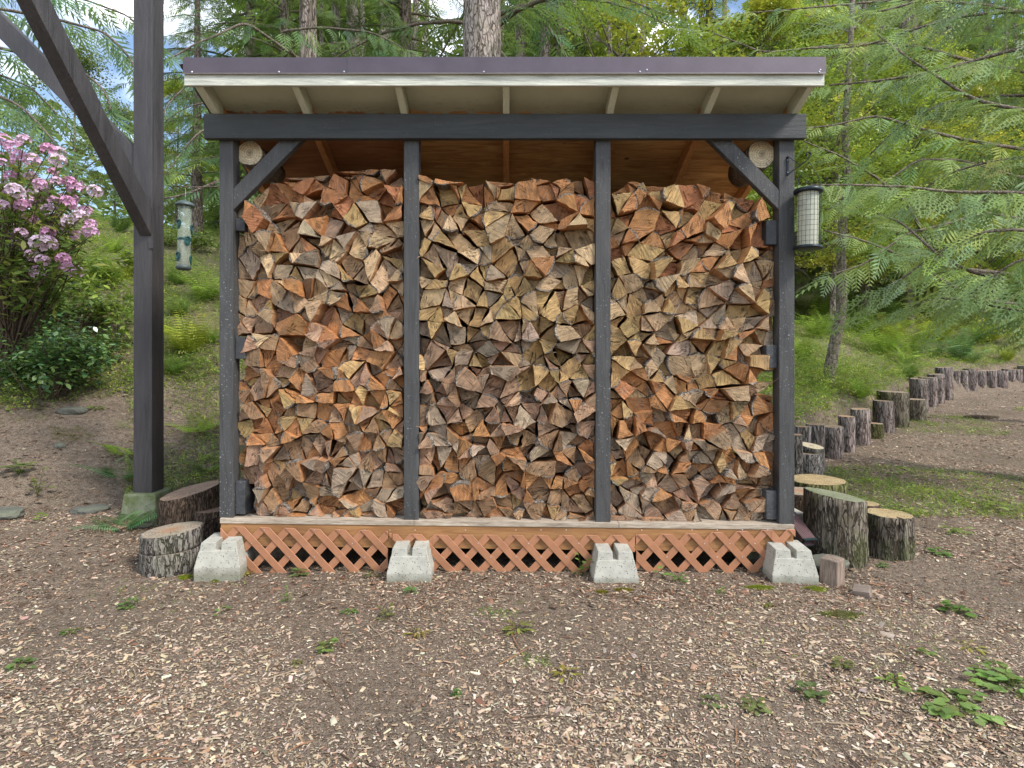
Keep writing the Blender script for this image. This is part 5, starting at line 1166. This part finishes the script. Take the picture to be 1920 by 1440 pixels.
def conifer_crown(h, z0, R0, nb, seed, cols, tmpl=SP1, per=26, ss=.42, droop=.35, lean=(0, 0)):
    """returns limbs mesh and spray mesh"""
    q = np.random.default_rng(seed); lv, lf = [], []; Pp, Dd, Ss, Cc = [], [], [], []
    b = np.array(cols)
    for k in range(nb):
        t = (k+q.uniform())/nb; z = z0+(h-z0)*t; L_ = R0*(1-t)**.8*q.uniform(.65, 1.15)+.25; az = 2.4*k+q.normal(0, .3); hd = np.array([math.cos(az), math.sin(az), 0.]); sd = np.array([-hd[1], hd[0], 0])
        m = 7; pts = []
        for i in range(m):
            s = i/(m-1); pts.append(np.array([lean[0]*z, lean[1]*z, z])+hd*L_*s+np.array([0, 0, L_*(.12*s-droop*s*s)])+sd*math.sin(s*3+k)*L_*.04)
        v_, f_ = tube([tuple(p) for p in pts], list(np.linspace(.012+.009*L_, .004, m)), 4, False); o0 = len(lv); lv += v_; lf += [tuple(i+o0 for i in w) for w in f_]
        cb = b[q.integers(0, len(b))]*q.uniform(.7, 1.3); np_ = max(5, int(per*L_/R0))
        for j in range(np_):
            s = .12+.88*(j+q.uniform())/np_; i = min(int(s*(m-1)), m-2); p = pts[i]+(pts[i+1]-pts[i])*(s*(m-1)-i); sg = 1 if j % 2 else -1
            d = hd*q.uniform(.3, .9)+sd*sg*q.uniform(.5, 1.1)+np.array([0, 0, -q.uniform(.15, .75)]); Pp.append(p+q.normal(0, .03, 3)); Dd.append(d); Ss.append(ss*(1.15-.5*s)*q.uniform(.7, 1.3)); Cc.append(cb*q.uniform(.75, 1.25)*(1+q.normal(0, .06, 3)))
        Pp.append(pts[-1]); Dd.append(hd+np.array([0, 0, -.6])); Ss.append(ss); Cc.append(cb)
    n = len(Pp); v, f, c = scatter(tmpl[0], tmpl[1], np.array(Pp), frames(np.array(Dd), roll=q.normal(0, .35, n)), np.array(Ss), np.clip(np.array(Cc), .004, .6))
    return mesh('limbs', lv, lf, M['limb'], smooth=True), bigmesh('crown', v, f, M['needle'], c)
def broad_crown(h, z0, R0, nc, seed, cols, ls=.10, per=60, tall=1.):
    q = np.random.default_rng(seed); lv, lf = [], []; Pp, Cc = [], []; b = np.array(cols)
    for k in range(nc):
        t = q.uniform(); z = z0+(h-z0)*t; rr = R0*math.sqrt(q.uniform())*(math.sin(math.pi*min(1, .15+.85*t))**.6); az = q.uniform(0, 6.28); c = np.array([rr*math.cos(az), rr*math.sin(az), z]); s0 = np.array([0, 0, max(z0*.6, z-rr*.9)])
        v_, f_ = tube([tuple(s0), tuple((s0+c)/2+[0, 0, .1*rr]), tuple(c)], [.02, .012, .005], 4, False); o0 = len(lv); lv += v_; lf += [tuple(i+o0 for i in w) for w in f_]
        cr_ = q.uniform(.35, .7); cb = b[q.integers(0, len(b))]*q.uniform(.7, 1.3); pts = c+q.normal(0, cr_*.5, (per, 3))*[1, 1, .55]; Pp.append(pts); Cc.append(np.tile(cb, (per, 1))*q.uniform(.75, 1.25, (per, 1)))
    Pp = np.concatenate(Pp); Cc = np.concatenate(Cc); n = len(Pp); LC2 = leafcluster(5, .8, 1., .38, seed)
    d = q.normal(0, 1, (n, 3))*[1, 1, .3]; v, f, c = scatter(LC2[0], LC2[1], Pp, frames(d, roll=q.normal(0, .5, n)), ls*q.uniform(.6, 1.3, n), np.clip(Cc, .004, .7))
    return mesh('limbs', lv, lf, M['limb'], smooth=True), bigmesh('crown', v, f, M['leaf'], c)
def tree(name, label, loc, tm, lm, cm, s=1., rz=0., group=None, cat='tree'):
    r = empty(name, loc); r.scale = (s, s, s); r.rotation_euler.z = rz; tag(r, label, cat, group)
    for nm, me in (('trunk', tm), ('limbs', lm), ('crown', cm)):
        if me is None: continue
        o = bpy.data.objects.new(nm, me); COL.objects.link(o); o.parent = r
    return r
CG = [(.10, .17, .06), (.14, .22, .08), (.18, .27, .08), (.10, .19, .09)]
CR = [(.20, .31, .08), (.27, .38, .10), (.15, .25, .08), (.32, .42, .09)]
protoA = (trunk_mesh('trunk', 16, .26, M['trunk'], seed=1), *conifer_crown(16, 2.0, 3.6, 95, 1, CG, SP1, 42, .60))
protoB = (trunk_mesh('trunk', 13, .18, M['trunk_pale'], seed=2), *conifer_crown(13, 1.0, 3.2, 90, 2, CR, SP1, 42, .58, .45))
protoC = (trunk_mesh('trunk', 9, .09, M['trunk_pale'], seed=3, curve_=.02), *broad_crown(9, 1.6, 2.6, 70, 3, [(.32, .42, .06), (.40, .50, .07), (.22, .33, .06), (.50, .48, .07)], .075, 110))
protoD = (trunk_mesh('trunk', 18, .30, M['trunk'], seed=4), *conifer_crown(18, 3.0, 4.0, 60, 4, CG, SP1, 30, .60, .5))
PR = dict(A=protoA, B=protoB, C=protoC, D=protoD)
def at(px, Y): x = X0(px, Y); return (x, Y, Gs(x, Y)-.05)
TL = [ # px, Y, proto, scale, rot, label
 (1620, 20, 'B', 1.1, .3, 'bright drooping conifer on the bank just right of the shed'), (1780, 22, 'B', 1.2, 2., 'bright conifer behind the upright yellow fern'), (1930, 21, 'B', 1.05, 4., 'conifer at the right edge above the far edging logs'), (2130, 22, 'A', 1.1, 1., 'dark conifer beyond the end of the log edging'),
 (1480, 23, 'B', 1.3, 5., 'tall conifer rising behind the right end of the shed roof'), (1690, 28, 'B', 1.4, .7, 'tall dark conifer deep in the wood right of the shed'), (1850, 29, 'D', 1.2, 3., 'tall sparse conifer deep in the wood at right'), (2000, 27, 'D', 1.3, 2.2, 'tall conifer beyond the right edge of the wood'),
 (1560, 17, 'C', 1.0, .5, 'yellow-green maple behind the leaning thin tree'), (1710, 18.5, 'C', 1.0, 2.5, 'yellow-green maple in the middle of the bank'), (1840, 19, 'C', .95, 1.3, 'yellow-green maple near the bare soil of the bank'), (1970, 22, 'C', 1.1, 4.3, 'yellow-green maple at the right edge'), (1430, 18, 'C', 1.1, 3.3, 'yellow-green maple partly hidden by the right shed post'),
 (1330, 20, 'B', 1.3, 1.3, 'bright conifer showing above the shed roof, right of centre'), (1160, 18, 'C', 1.6, 3.7, 'leafy maple crown showing above the shed roof'), (1050, 22, 'B', 1.5, .2, 'light conifer behind the roof, right of the thick trunk'), (760, 19, 'A', 1.15, 2.8, 'dark conifer behind the roof, left of the thick trunk'),
 (535, 18, 'A', 1.0, 4.4, 'dark conifer over the left half of the shed roof'), (470, 20, 'B', 1.25, 3.1, 'light conifer above the left end of the shed roof'), (905, 11, 'D', 1.15, 5.5, 'thick-trunked tall fir rising behind the middle of the shed'),
 (-260, 13, 'A', .85, 2.1, 'dark conifer at the left edge behind the rhododendron'), (370, 17, 'D', .55, 1.1, 'thin open conifer between the tall post and the shed'), (330, 26, 'C', .75, 2., 'pale broadleaf tree far behind the tube feeder')]
for px, Y, p, s, rz, lab in TL:
    nm = {'A': 'conifer_tree', 'B': 'conifer_tree', 'C': 'maple_tree', 'D': 'fir_tree'}[p]; tree(nm, lab, at(px, Y), *PR[p], s=s, rz=rz)
tree('thick_fir', 'very thick grey fir trunk seen just above the middle of the roof', at(903, 9.3), trunk_mesh('trunk', 22, .37, M['trunk_pale'], seed=9, n=26, rows=30), None, None)
# pale far trees on the hilltop at the left, partly against the sky
pe = (trunk_mesh('trunk', 7, .07, M['trunk_pale'], seed=6), *broad_crown(7, 1.5, 1.6, 40, 6, [(.16, .22, .08), (.22, .28, .10)], .10, 40))
for px, Y, s, lab in ((140, 22, .95, 'slender pale tree on the hilltop beside the pink blossoms'), (215, 26, .8, 'small pale tree on the hilltop close to the tall post'), (60, 28, .8, 'pale distant tree on the hilltop behind the blossoms'), (290, 30, .7, 'pale distant tree seen behind the tall post')):
    tree('hilltop_tree', lab, at(px, Y), *pe, s=s, rz=px)
# thin leaning tree on the right bank
def px_limb(pp, Y0_, Y1_, r0, r1):
    n = len(pp); return [P(x, y, Y0_+(Y1_-Y0_)*i/(n-1)) for i, (x, y) in enumerate(pp)], list(np.linspace(r0, r1, n))
g = ground_px(1553, 725); tr = empty('leaning_tree', g); tag(tr, 'thin mossy-barked tree leaning up from the bank beside the shed', 'tree')
pts, rr = px_limb([(1553, 735), (1556, 690), (1566, 640), (1577, 590), (1580, 540), (1577, 480), (1580, 420), (1590, 340), (1584, 250), (1590, 150), (1596, 60), (1600, -40)], g.y, g.y+.3, .088, .035); tubeo('trunk', pts, rr, M['greystem'], tr, 12)
v, f, c = scatter(LC[0], LC[1], np.concatenate([np.array([tuple(P(random.uniform(1500, 1700), random.uniform(60, 480), g.y+random.uniform(-.8, 1.2))) for _ in range(900)])]), frames(rng.normal(0, 1, (900, 3))*[1, 1, .4]), rng.uniform(.06, .12, 900), jitcol((.22, .31, .045), 900, .35)); tl = link('leaves', bigmesh('leaves', v, f, M['leaf'], c), tr); tl['kind'] = 'stuff'
bl, bf = [], []
for k in range(16):
    a = random.choice(pts[5:]); e = a+Vector((random.uniform(-.7, .7), random.uniform(-.5, .7), random.uniform(.1, .6))); v_, f_ = tube([a, a.lerp(e, .5)+Vector((0, 0, .05)), e], [.012, .008, .003], 5, False); o0 = len(bl); bl += v_; bf += [tuple(i+o0 for i in w) for w in f_]
lo_ = link('limbs', mesh('limbs', bl, bf, M['greystem']), tr); lo_['kind'] = 'stuff'
# ---- near cedar boughs on the right: one tree out of frame whose limbs reach in
def cedar_boughs(name, label, trunk_xy, limbs, seed, cols, tr=.2, h=9., spacing=.075, size=(.30, .50), hang=.55, tmpl=SP2, trunkmat='trunk'):
    q = np.random.default_rng(seed); x, y = trunk_xy; root = empty(name, (x, y, Gs(x, y))); tag(root, label, 'tree')
    o = bpy.data.objects.new('trunk', trunk_mesh('trunk', h, tr, M[trunkmat], seed=seed)); COL.objects.link(o); o.parent = root
    Pp, Dd, Ss, Cc, Up = [], [], [], [], []
    for pp, Ya, Yb, r0 in limbs:
        pts, rr = px_limb(pp, Ya, Yb, r0, r0*.35); z = pts[0].z-.15; pts = [Vector((x, y, z))]+pts; rr = [r0*1.4]+rr
        # smooth
        A = np.array([tuple(p) for p in pts]); seg = np.linalg.norm(np.diff(A, axis=0), axis=1); cs = np.concatenate([[0], np.cumsum(seg)]); tt = np.arange(0, cs[-1], .09); B = np.stack([np.interp(tt, cs, A[:, i]) for i in range(3)], 1)
        for _ in range(3): B[1:-1] = (B[:-2]+2*B[1:-1]+B[2:])/4
        B += np.cumsum(q.normal(0, .0035, B.shape), axis=0)*np.linspace(0, 1, len(B))[:, None]*.6
        tubeo('limb', [Vector(b) for b in B], list(np.interp(tt, cs, rr)), M['limb'], root, 7)
        s = cs[1]*.75
        k = 0
        while s < cs[-1]:
            i = min(int(s/.09), len(B)-2); p = B[i]+(B[i+1]-B[i])*((s/.09)-i if i < len(B)-1 else 0); t_ = B[i+1]-B[i]; t_ /= np.linalg.norm(t_); sd = np.cross(t_, [0, 0, 1]); sd /= np.linalg.norm(sd)+1e-9; sg = 1 if k % 2 else -1
            rem = (cs[-1]-s)/cs[-1]; L_ = q.uniform(*size)*(.55+.6*min(1, rem*2.2))
            d = t_*q.uniform(.5, 1.)+sd*sg*q.uniform(.45, 1.)+np.array([0, 0, -hang*q.uniform(.3, 1.5)]); Pp.append(p); Dd.append(d); Ss.append(L_); Cc.append(np.array(cols[q.integers(0, len(cols))])*q.uniform(.75, 1.3)*(1+q.normal(0, .05, 3)))
            # face the flat side partly to the open
            s += spacing*q.uniform(.7, 1.3); k += 1
        Pp.append(B[-1]); Dd.append(B[-1]-B[-3]); Ss.append(size[1]); Cc.append(np.array(cols[0]))
    n = len(Pp); up = np.tile([0, -.55, 1.], (n, 1))+q.normal(0, .25, (n, 3)); v, f, c = scatter(tmpl[0], tmpl[1], np.array(Pp), frames(np.array(Dd), up, q.normal(0, .3, n)), np.array(Ss), np.clip(np.array(Cc), .004, .6))
    co = link('crown', bigmesh('crown', v, f, M['needle'], c), root); co['kind'] = 'stuff'; return root
CN = [(.24, .34, .12), (.30, .40, .14), (.19, .29, .12), (.34, .44, .12), (.25, .35, .18)]
cedar_boughs('cedar_tree', 'cedar off to the right whose long drooping boughs fill the upper right', (5.6, 5.2), [
    ([(2060, 60), (1920, 88), (1830, 112), (1747, 135), (1650, 150), (1547, 158)], 5.0, 5.2, .020),
    ([(2080, 230), (1920, 206), (1827, 188), (1770, 150), (1717, 117), (1640, 60)], 4.7, 5.1, .019),
    ([(2080, 380), (1920, 363), (1780, 362), (1700, 352), (1600, 349), (1505, 350)], 4.6, 4.4, .016),
    ([(2060, 560), (1900, 528), (1820, 512), (1780, 495), (1730, 455), (1690, 415), (1640, 400)], 4.9, 5.6, .020),
    ([(2080, 170), (1960, 178), (1860, 180), (1770, 190), (1680, 240), (1620, 300)], 5.6, 6.0, .018),
    ([(2080, 300), (1960, 290), (1860, 300), (1760, 330), (1690, 395)], 5.3, 5.9, .016),
    ([(2060, 450), (1930, 430), (1850, 430), (1760, 470), (1700, 520), (1660, 545)], 4.3, 4.6, .016),
    ([(2060, 30), (1900, 20), (1800, 30), (1700, 60), (1620, 90), (1500, 92)], 5.4, 5.9, .02),
    ([(2060, -60), (1900, -40), (1800, -20), (1700, 10), (1600, 30)], 4.9, 5.5, .02),
    ([(2080, 610), (1960, 590), (1880, 580), (1800, 560), (1740, 560), (1690, 585)], 4.9, 5.5, .014),
    ([(2080, 480), (1980, 470), (1900, 480), (1850, 520), (1800, 560)], 4.1, 4.3, .013)], 41, CN, h=9)
cedar_boughs('cedar_tree', 'second cedar behind the drooping boughs, its thin limbs crossing behind the cage feeder', (8.9, 8.4), [
    ([(1760, 500), (1700, 380), (1650, 338), (1580, 295), (1505, 264)], 7.6, 7.0, .024),
    ([(1830, 560), (1760, 520), (1670, 470), (1600, 445), (1535, 428)], 7.4, 7.0, .022),
    ([(1800, 260), (1720, 240), (1640, 215), (1560, 235), (1500, 240)], 7.8, 7.4, .022),
    ([(1800, 110), (1740, 90), (1660, 80), (1600, 82), (1430, 98), (1330, 60)], 7.8, 7.4, .022),
    ([(1850, 400), (1780, 420), (1700, 440), (1620, 500), (1550, 520)], 7.6, 7.0, .02),
    ([(1900, 330), (1800, 300), (1720, 300), (1620, 370), (1540, 400)], 8.0, 7.4, .02),
    ([(1850, 10), (1700, 0), (1600, 10), (1500, 20), (1400, 30)], 8.0, 7.6, .02)], 42, CN, h=11, spacing=.11, size=(.42, .75), tmpl=SP1)
# ---- hanging boughs at the upper left
HL = [(.13, .22, .085), (.17, .27, .09), (.11, .20, .10)]
cedar_boughs('hemlock_tree', 'drooping hemlock out past the left edge, its dark sprays hanging behind the pergola brace', (-7.6, 7.2), [
    ([(-120, 60), (0, 90), (80, 110), (150, 130), (200, 170), (215, 215)], 6.8, 6.4, .022),
    ([(-120, 160), (-20, 170), (40, 200), (80, 240), (110, 275)], 6.6, 6.2, .02),
    ([(-120, 0), (20, 20), (120, 40), (200, 60), (250, 110), (262, 150)], 7.2, 6.6, .022),
    ([(-120, 240), (-30, 260), (20, 300), (50, 345)], 6.8, 6.4, .018),
    ([(-120, -60), (40, -30), (160, 0), (240, 30), (300, 90)], 7.4, 6.8, .02), ([(-100, 120), (0, 140), (60, 165), (105, 215)], 7.4, 7.0, .02)], 43, HL, h=11, spacing=.085, size=(.35, .6), hang=1.1, tmpl=SP1)
cedar_boughs('hemlock_tree', 'open-branched hemlock beside the shed, its bare limbs above the tube feeder', (-3.3, 9.6), [
    ([(430, 330), (400, 345), (370, 362), (330, 372), (300, 380), (262, 370)], 5.2, 4.9, .016),
    ([(520, 320), (440, 348), (400, 350), (350, 350), (310, 348)], 4.62, 4.55, .009),
    ([(440, 120), (400, 130), (360, 150), (320, 190), (300, 230)], 8.4, 7.8, .02), ([(450, 220), (410, 230), (370, 250), (330, 300), (310, 330)], 8.2, 7.6, .02), ([(460, 40), (420, 60), (370, 80), (320, 110), (270, 120)], 8.6, 8.0, .02),
    ([(430, 200), (400, 190), (350, 200), (310, 230)], 8.6, 8.6, .016), ([(520, 60), (600, 50), (700, 60), (760, 90)], 8.6, 8.0, .02)], 44, HL, h=13, spacing=.12, size=(.28, .5), hang=.9, tmpl=SP1, trunkmat='trunk')
# far wood closing the view
q = np.random.default_rng(77); n = 15000; az = q.uniform(-.86, .92, n); D = q.uniform(34, 62, n); X = D*az; keep = ~((az > -.86) & (az < -.50) & (q.uniform(0, 1, n) < .93)); X, D, az = X[keep], D[keep], az[keep]; n = len(X)
hz_ = q.uniform(0, 1, n)**.8*(17+4*np.sin(X*.35)+3*np.sin(X*.9+2))*np.where(az < -.45, .42, 1.); Z = G(X, D)+hz_
bc = np.array([(.16, .24, .08), (.22, .31, .09), (.30, .39, .09), (.12, .19, .08)]); C = bc[(np.floor(X*.55+2*np.sin(D*.3)).astype(int)+q.integers(0, 2, n)) % 4]*q.uniform(.6, 1.4, (n, 1)); TC = leafcluster(9, .8, 1.0, .34, 9)
v, f, c = scatter(TC[0], TC[1], np.stack([X, D, Z], 1), frames(q.normal(0, 1, (n, 3))*[1, 1, .4]), q.uniform(.55, 1.1, n), np.clip(C, .004, .5)); o = link('far_wood', bigmesh('far_wood', v, f, M['leaf'], c)); tag(o, 'distant wood closing the view behind the shed and the bank', 'wood', kind='stuff')
tv, tf = [], []
for k in range(60):
    Y = q.uniform(20, 34); a_ = q.uniform(-.35, .95); x = Y*a_; z = Gs(x, Y); r_ = q.uniform(.10, .28); v_, f_ = tube([(x, Y, z-.3), (x+q.normal(0, .3), Y, z+8), (x+q.normal(0, .5), Y, z+18)], [r_, r_*.8, r_*.4], 7, False); o0 = len(tv); tv += v_; tf += [tuple(i+o0 for i in w) for w in f_]
for k in range(60): pass
o = link('far_trunks', mesh('far_trunks', tv, tf, M['trunk_pale'], smooth=True)); tag(o, 'thin trunks showing between the foliage of the far wood', 'tree trunks', kind='stuff')
# ------------------------------------------------------------------ bird feeders and bracket
def ring_profile(prof, n=24, cap=True):
    V, Fc = [], []
    for r, z in prof:
        for k in range(n): th = 2*math.pi*k/n; V.append((r*math.cos(th), r*math.sin(th), z))
    for j in range(len(prof)-1):
        for k in range(n): Fc.append((j*n+k, j*n+(k+1) % n, (j+1)*n+(k+1) % n, (j+1)*n+k))
    if cap: Fc.append(tuple(range(n-1, -1, -1))); Fc.append(tuple((len(prof)-1)*n+k for k in range(n)))
    return V, Fc
def lathe(name, prof, mat_, parent, n=24, cap=True, smooth=True):
    v, f = ring_profile(prof, n, cap); o = bpy.data.objects.new(name, mesh(name, v, f, mat_, smooth=smooth)); COL.objects.link(o); o.parent = parent; return o
def local(name, v, f, mat_, parent, smooth=False):
    o = bpy.data.objects.new(name, mesh(name, v, f, mat_, smooth=smooth)); COL.objects.link(o); o.parent = parent; return o
def m_tubeglass():
    t = NT('clear_plastic_tube'); p = t.n('BsdfPrincipled', {'Base Color': (.45, .50, .42, 1), 'Roughness': .12, 'Specular IOR Level': .6}); tr = t.n('BsdfTransparent', {'Color': (.93, .96, .93, 1)})
    m_ = t.n('MixShader', {0: .38, 1: tr.outputs[0], 2: p.outputs[0]}); t.t.links.new(m_.outputs[0], t.out.inputs[0]); return t.m
M['tube'] = m_tubeglass(); M['green_plastic'] = m_plain('dark_green_plastic', (.018, .075, .07), .35, 0, 20, .1); M['grey_green'] = m_plain('grey_green_cap', (.085, .115, .11), .5, .2, 20, .15); M['husk'] = m_plain('seed_residue', (.30, .31, .24), .9, 0, 60, .3)
Yf = 4.52; ct = P(347, 384, Yf); kf = Yf/F
fd = empty('tube_feeder', (ct.x, ct.y, ct.z)); tag(fd, 'clear tube bird feeder with dark green ports hanging between the tall post and shed', 'bird feeder'); fd.rotation_euler = (0, R(1.5), 0)
rt = 11.5*kf; H = 116*kf
lathe('cap', [(rt*1.45, -.012), (rt*1.5, -.004), (rt*1.3, .012), (rt*.8, .026), (rt*.3, .032)], M['grey_green'], fd)
lathe('tube', [(rt, -.004), (rt, -H)], M['tube'], fd, cap=False); lathe('seed_residue', [(rt*.80, -H*.62), (rt*.5, -H*.78), (rt*.86, -H*.985)], M['husk'], fd, 16)
lathe('base', [(rt*.95, -H+.012), (rt*1.15, -H), (rt*1.12, -H-.018), (rt*.9, -H-.026)], M['grey_green'], fd)
for zz, sx, yaw in ((.30, -1, -.42), (.56, 1, .95), (.56, -1, -2.2), (.82, -1, -.42), (.36, 1, 1.9), (.86, 1, 1.9)):
    # teardrop port
    V, Fc = [], []; n = 14
    for sc_, dd in ((1., .0), (1., .007), (.62, .009), (.5, .001)):
        for k in range(n):
            th = 2*math.pi*k/n; x = math.sin(th)*.023*sc_; z = (math.cos(th)*.024 if math.cos(th) > 0 else math.cos(th)*.050)*sc_
            a = yaw+x/rt; V.append(((rt+dd+.001)*math.sin(a), -(rt+dd+.001)*math.cos(a), -H*zz+z))
    for j in range(3):
        for k in range(n): Fc.append((j*n+k, j*n+(k+1) % n, (j+1)*n+(k+1) % n, (j+1)*n+k))
    Fc.append(tuple(3*n+k for k in range(n))); local('port', V, Fc, M['green_plastic'], fd)
    a0 = Vector((rt*math.sin(yaw), -rt*math.cos(yaw), -H*zz-.05)); v_, f_ = tube([a0*1., a0+Vector((math.sin(yaw), -math.cos(yaw), 0))*.055], .003, 6); local('perch', v_, f_, M['green_plastic'], fd)
lathe('band', [(rt+.001, -H*.54), (rt+.003, -H*.545), (rt+.003, -H*.575), (rt+.001, -H*.58)], M['green_plastic'], fd, cap=False)
v_, f_ = tube([(0, 0, .03), (.001, 0, 30*kf)], .0016, 5); local('hanger_wire', v_, f_, M['steel'], fd)
# cage feeder
Yc = 3.36; kc = Yc/F; c0 = P(1515.5, 360, Yc); cf = empty('cage_feeder', tuple(c0)); tag(cf, 'cylindrical wire cage feeder with pale inner tube hanging by the right post', 'bird feeder'); cf.rotation_euler = (0, R(.8), 0)
rc = 22*kc; Hc = 104*kc; M['suet'] = m_plain('pale_inner_tube', (.43, .44, .34), .6, 0, 25, .12, .001)
lathe('cap', [(rc*1.13, -.006), (rc*1.17, 0), (rc*1.15, .012), (rc*1.0, .018), (rc*.2, .020)], M['black_metal'], cf, 32)
lathe('base', [(rc*1.02, -Hc-.012), (rc*1.14, -Hc-.010), (rc*1.16, -Hc), (rc*1.0, -Hc+.008)], M['black_metal'], cf, 32)
lathe('inner_tube', [(rc*.80, -.004), (rc*.80, -Hc+.004)], M['suet'], cf, 28, cap=False)
vf = []
for k in range(20): th = 2*math.pi*k/20; x, y = rc*math.cos(th), rc*math.sin(th); vf.append(tube([(x, y, 0), (x, y, -Hc)], .0011, 4, False))
for j in range(1, 11): z = -Hc*j/11; vf.append(tube([(rc*1.01*math.cos(2*math.pi*k/24), rc*1.01*math.sin(2*math.pi*k/24), z) for k in range(25)], .0010, 4, False))
v_, f_ = merge(*vf); local('wire_cage', v_, f_, M['black_metal'], cf)
hk = P(1516, 303, Yc)-c0; v_, f_ = tube([(-rc*.95, 0, .01), (-rc*.80, 0, hk.z*.45), tuple(hk), (rc*.95, 0, hk.z*.42), (rc*1.05, 0, .01)], .002, 5, False); local('bail_wire', v_, f_, M['black_metal'], cf)
# bracket on the right post
bk = empty('hook_bracket', tuple(P(1477, 310, Y0))); tag(bk, 'dark metal hook bracket screwed to the right post, holding the cage feeder', 'bracket')
a = P(1477, 293, Y0-.003); b = P(1477, 329, Y0-.003); boxo('plate', (a.x-.006, a.x+.006, Y0-.004, Y0-.0003, b.z, a.z), M['black_metal'], bk, .001)
def strap(name, pp, w=.011, t=.004):
    pts = [P(x, y, Y) for x, y, Y in pp]; V, Fc = [], []
    for i, p in enumerate(pts):
        d = (pts[min(i+1, len(pts)-1)]-pts[max(i-1, 0)]).normalized(); s = Vector((0, 0, 1)).cross(d); s = Vector((.35, -1, 0)).normalized() if s.length < .2 else s.normalized(); u = d.cross(s).normalized()
        V += [p+s*w/2+u*t/2, p-s*w/2+u*t/2, p-s*w/2-u*t/2, p+s*w/2-u*t/2]
    for i in range(len(pts)-1):
        for k in range(4): Fc.append((4*i+k, 4*i+(k+1) % 4, 4*i+4+(k+1) % 4, 4*i+4+k))
    Fc += [(3, 2, 1, 0), tuple(4*(len(pts)-1)+k for k in range(4))]; return link(name, mesh(name, V, Fc, M['black_metal']), bk)
strap('arm', [(1476, 328, 3.432), (1488, 319, 3.41), (1500, 310, 3.39), (1510, 303, 3.37), (1517, 296, 3.362), (1520, 289, 3.358), (1518, 286, 3.356), (1514, 285, 3.355), (1511, 290, 3.354), (1512, 294, 3.354)])
strap('stay', [(1477, 293, 3.432), (1488, 301, 3.415), (1500, 309, 3.393)])
for py in (300, 323):
    c = P(1477, py, Y0-.005); v_, f_ = tube([(c.x, c.y, c.z), (c.x, c.y-.002, c.z)], .0025, 6); link('screw', mesh('screw', v_, f_, M['steel']), bk)
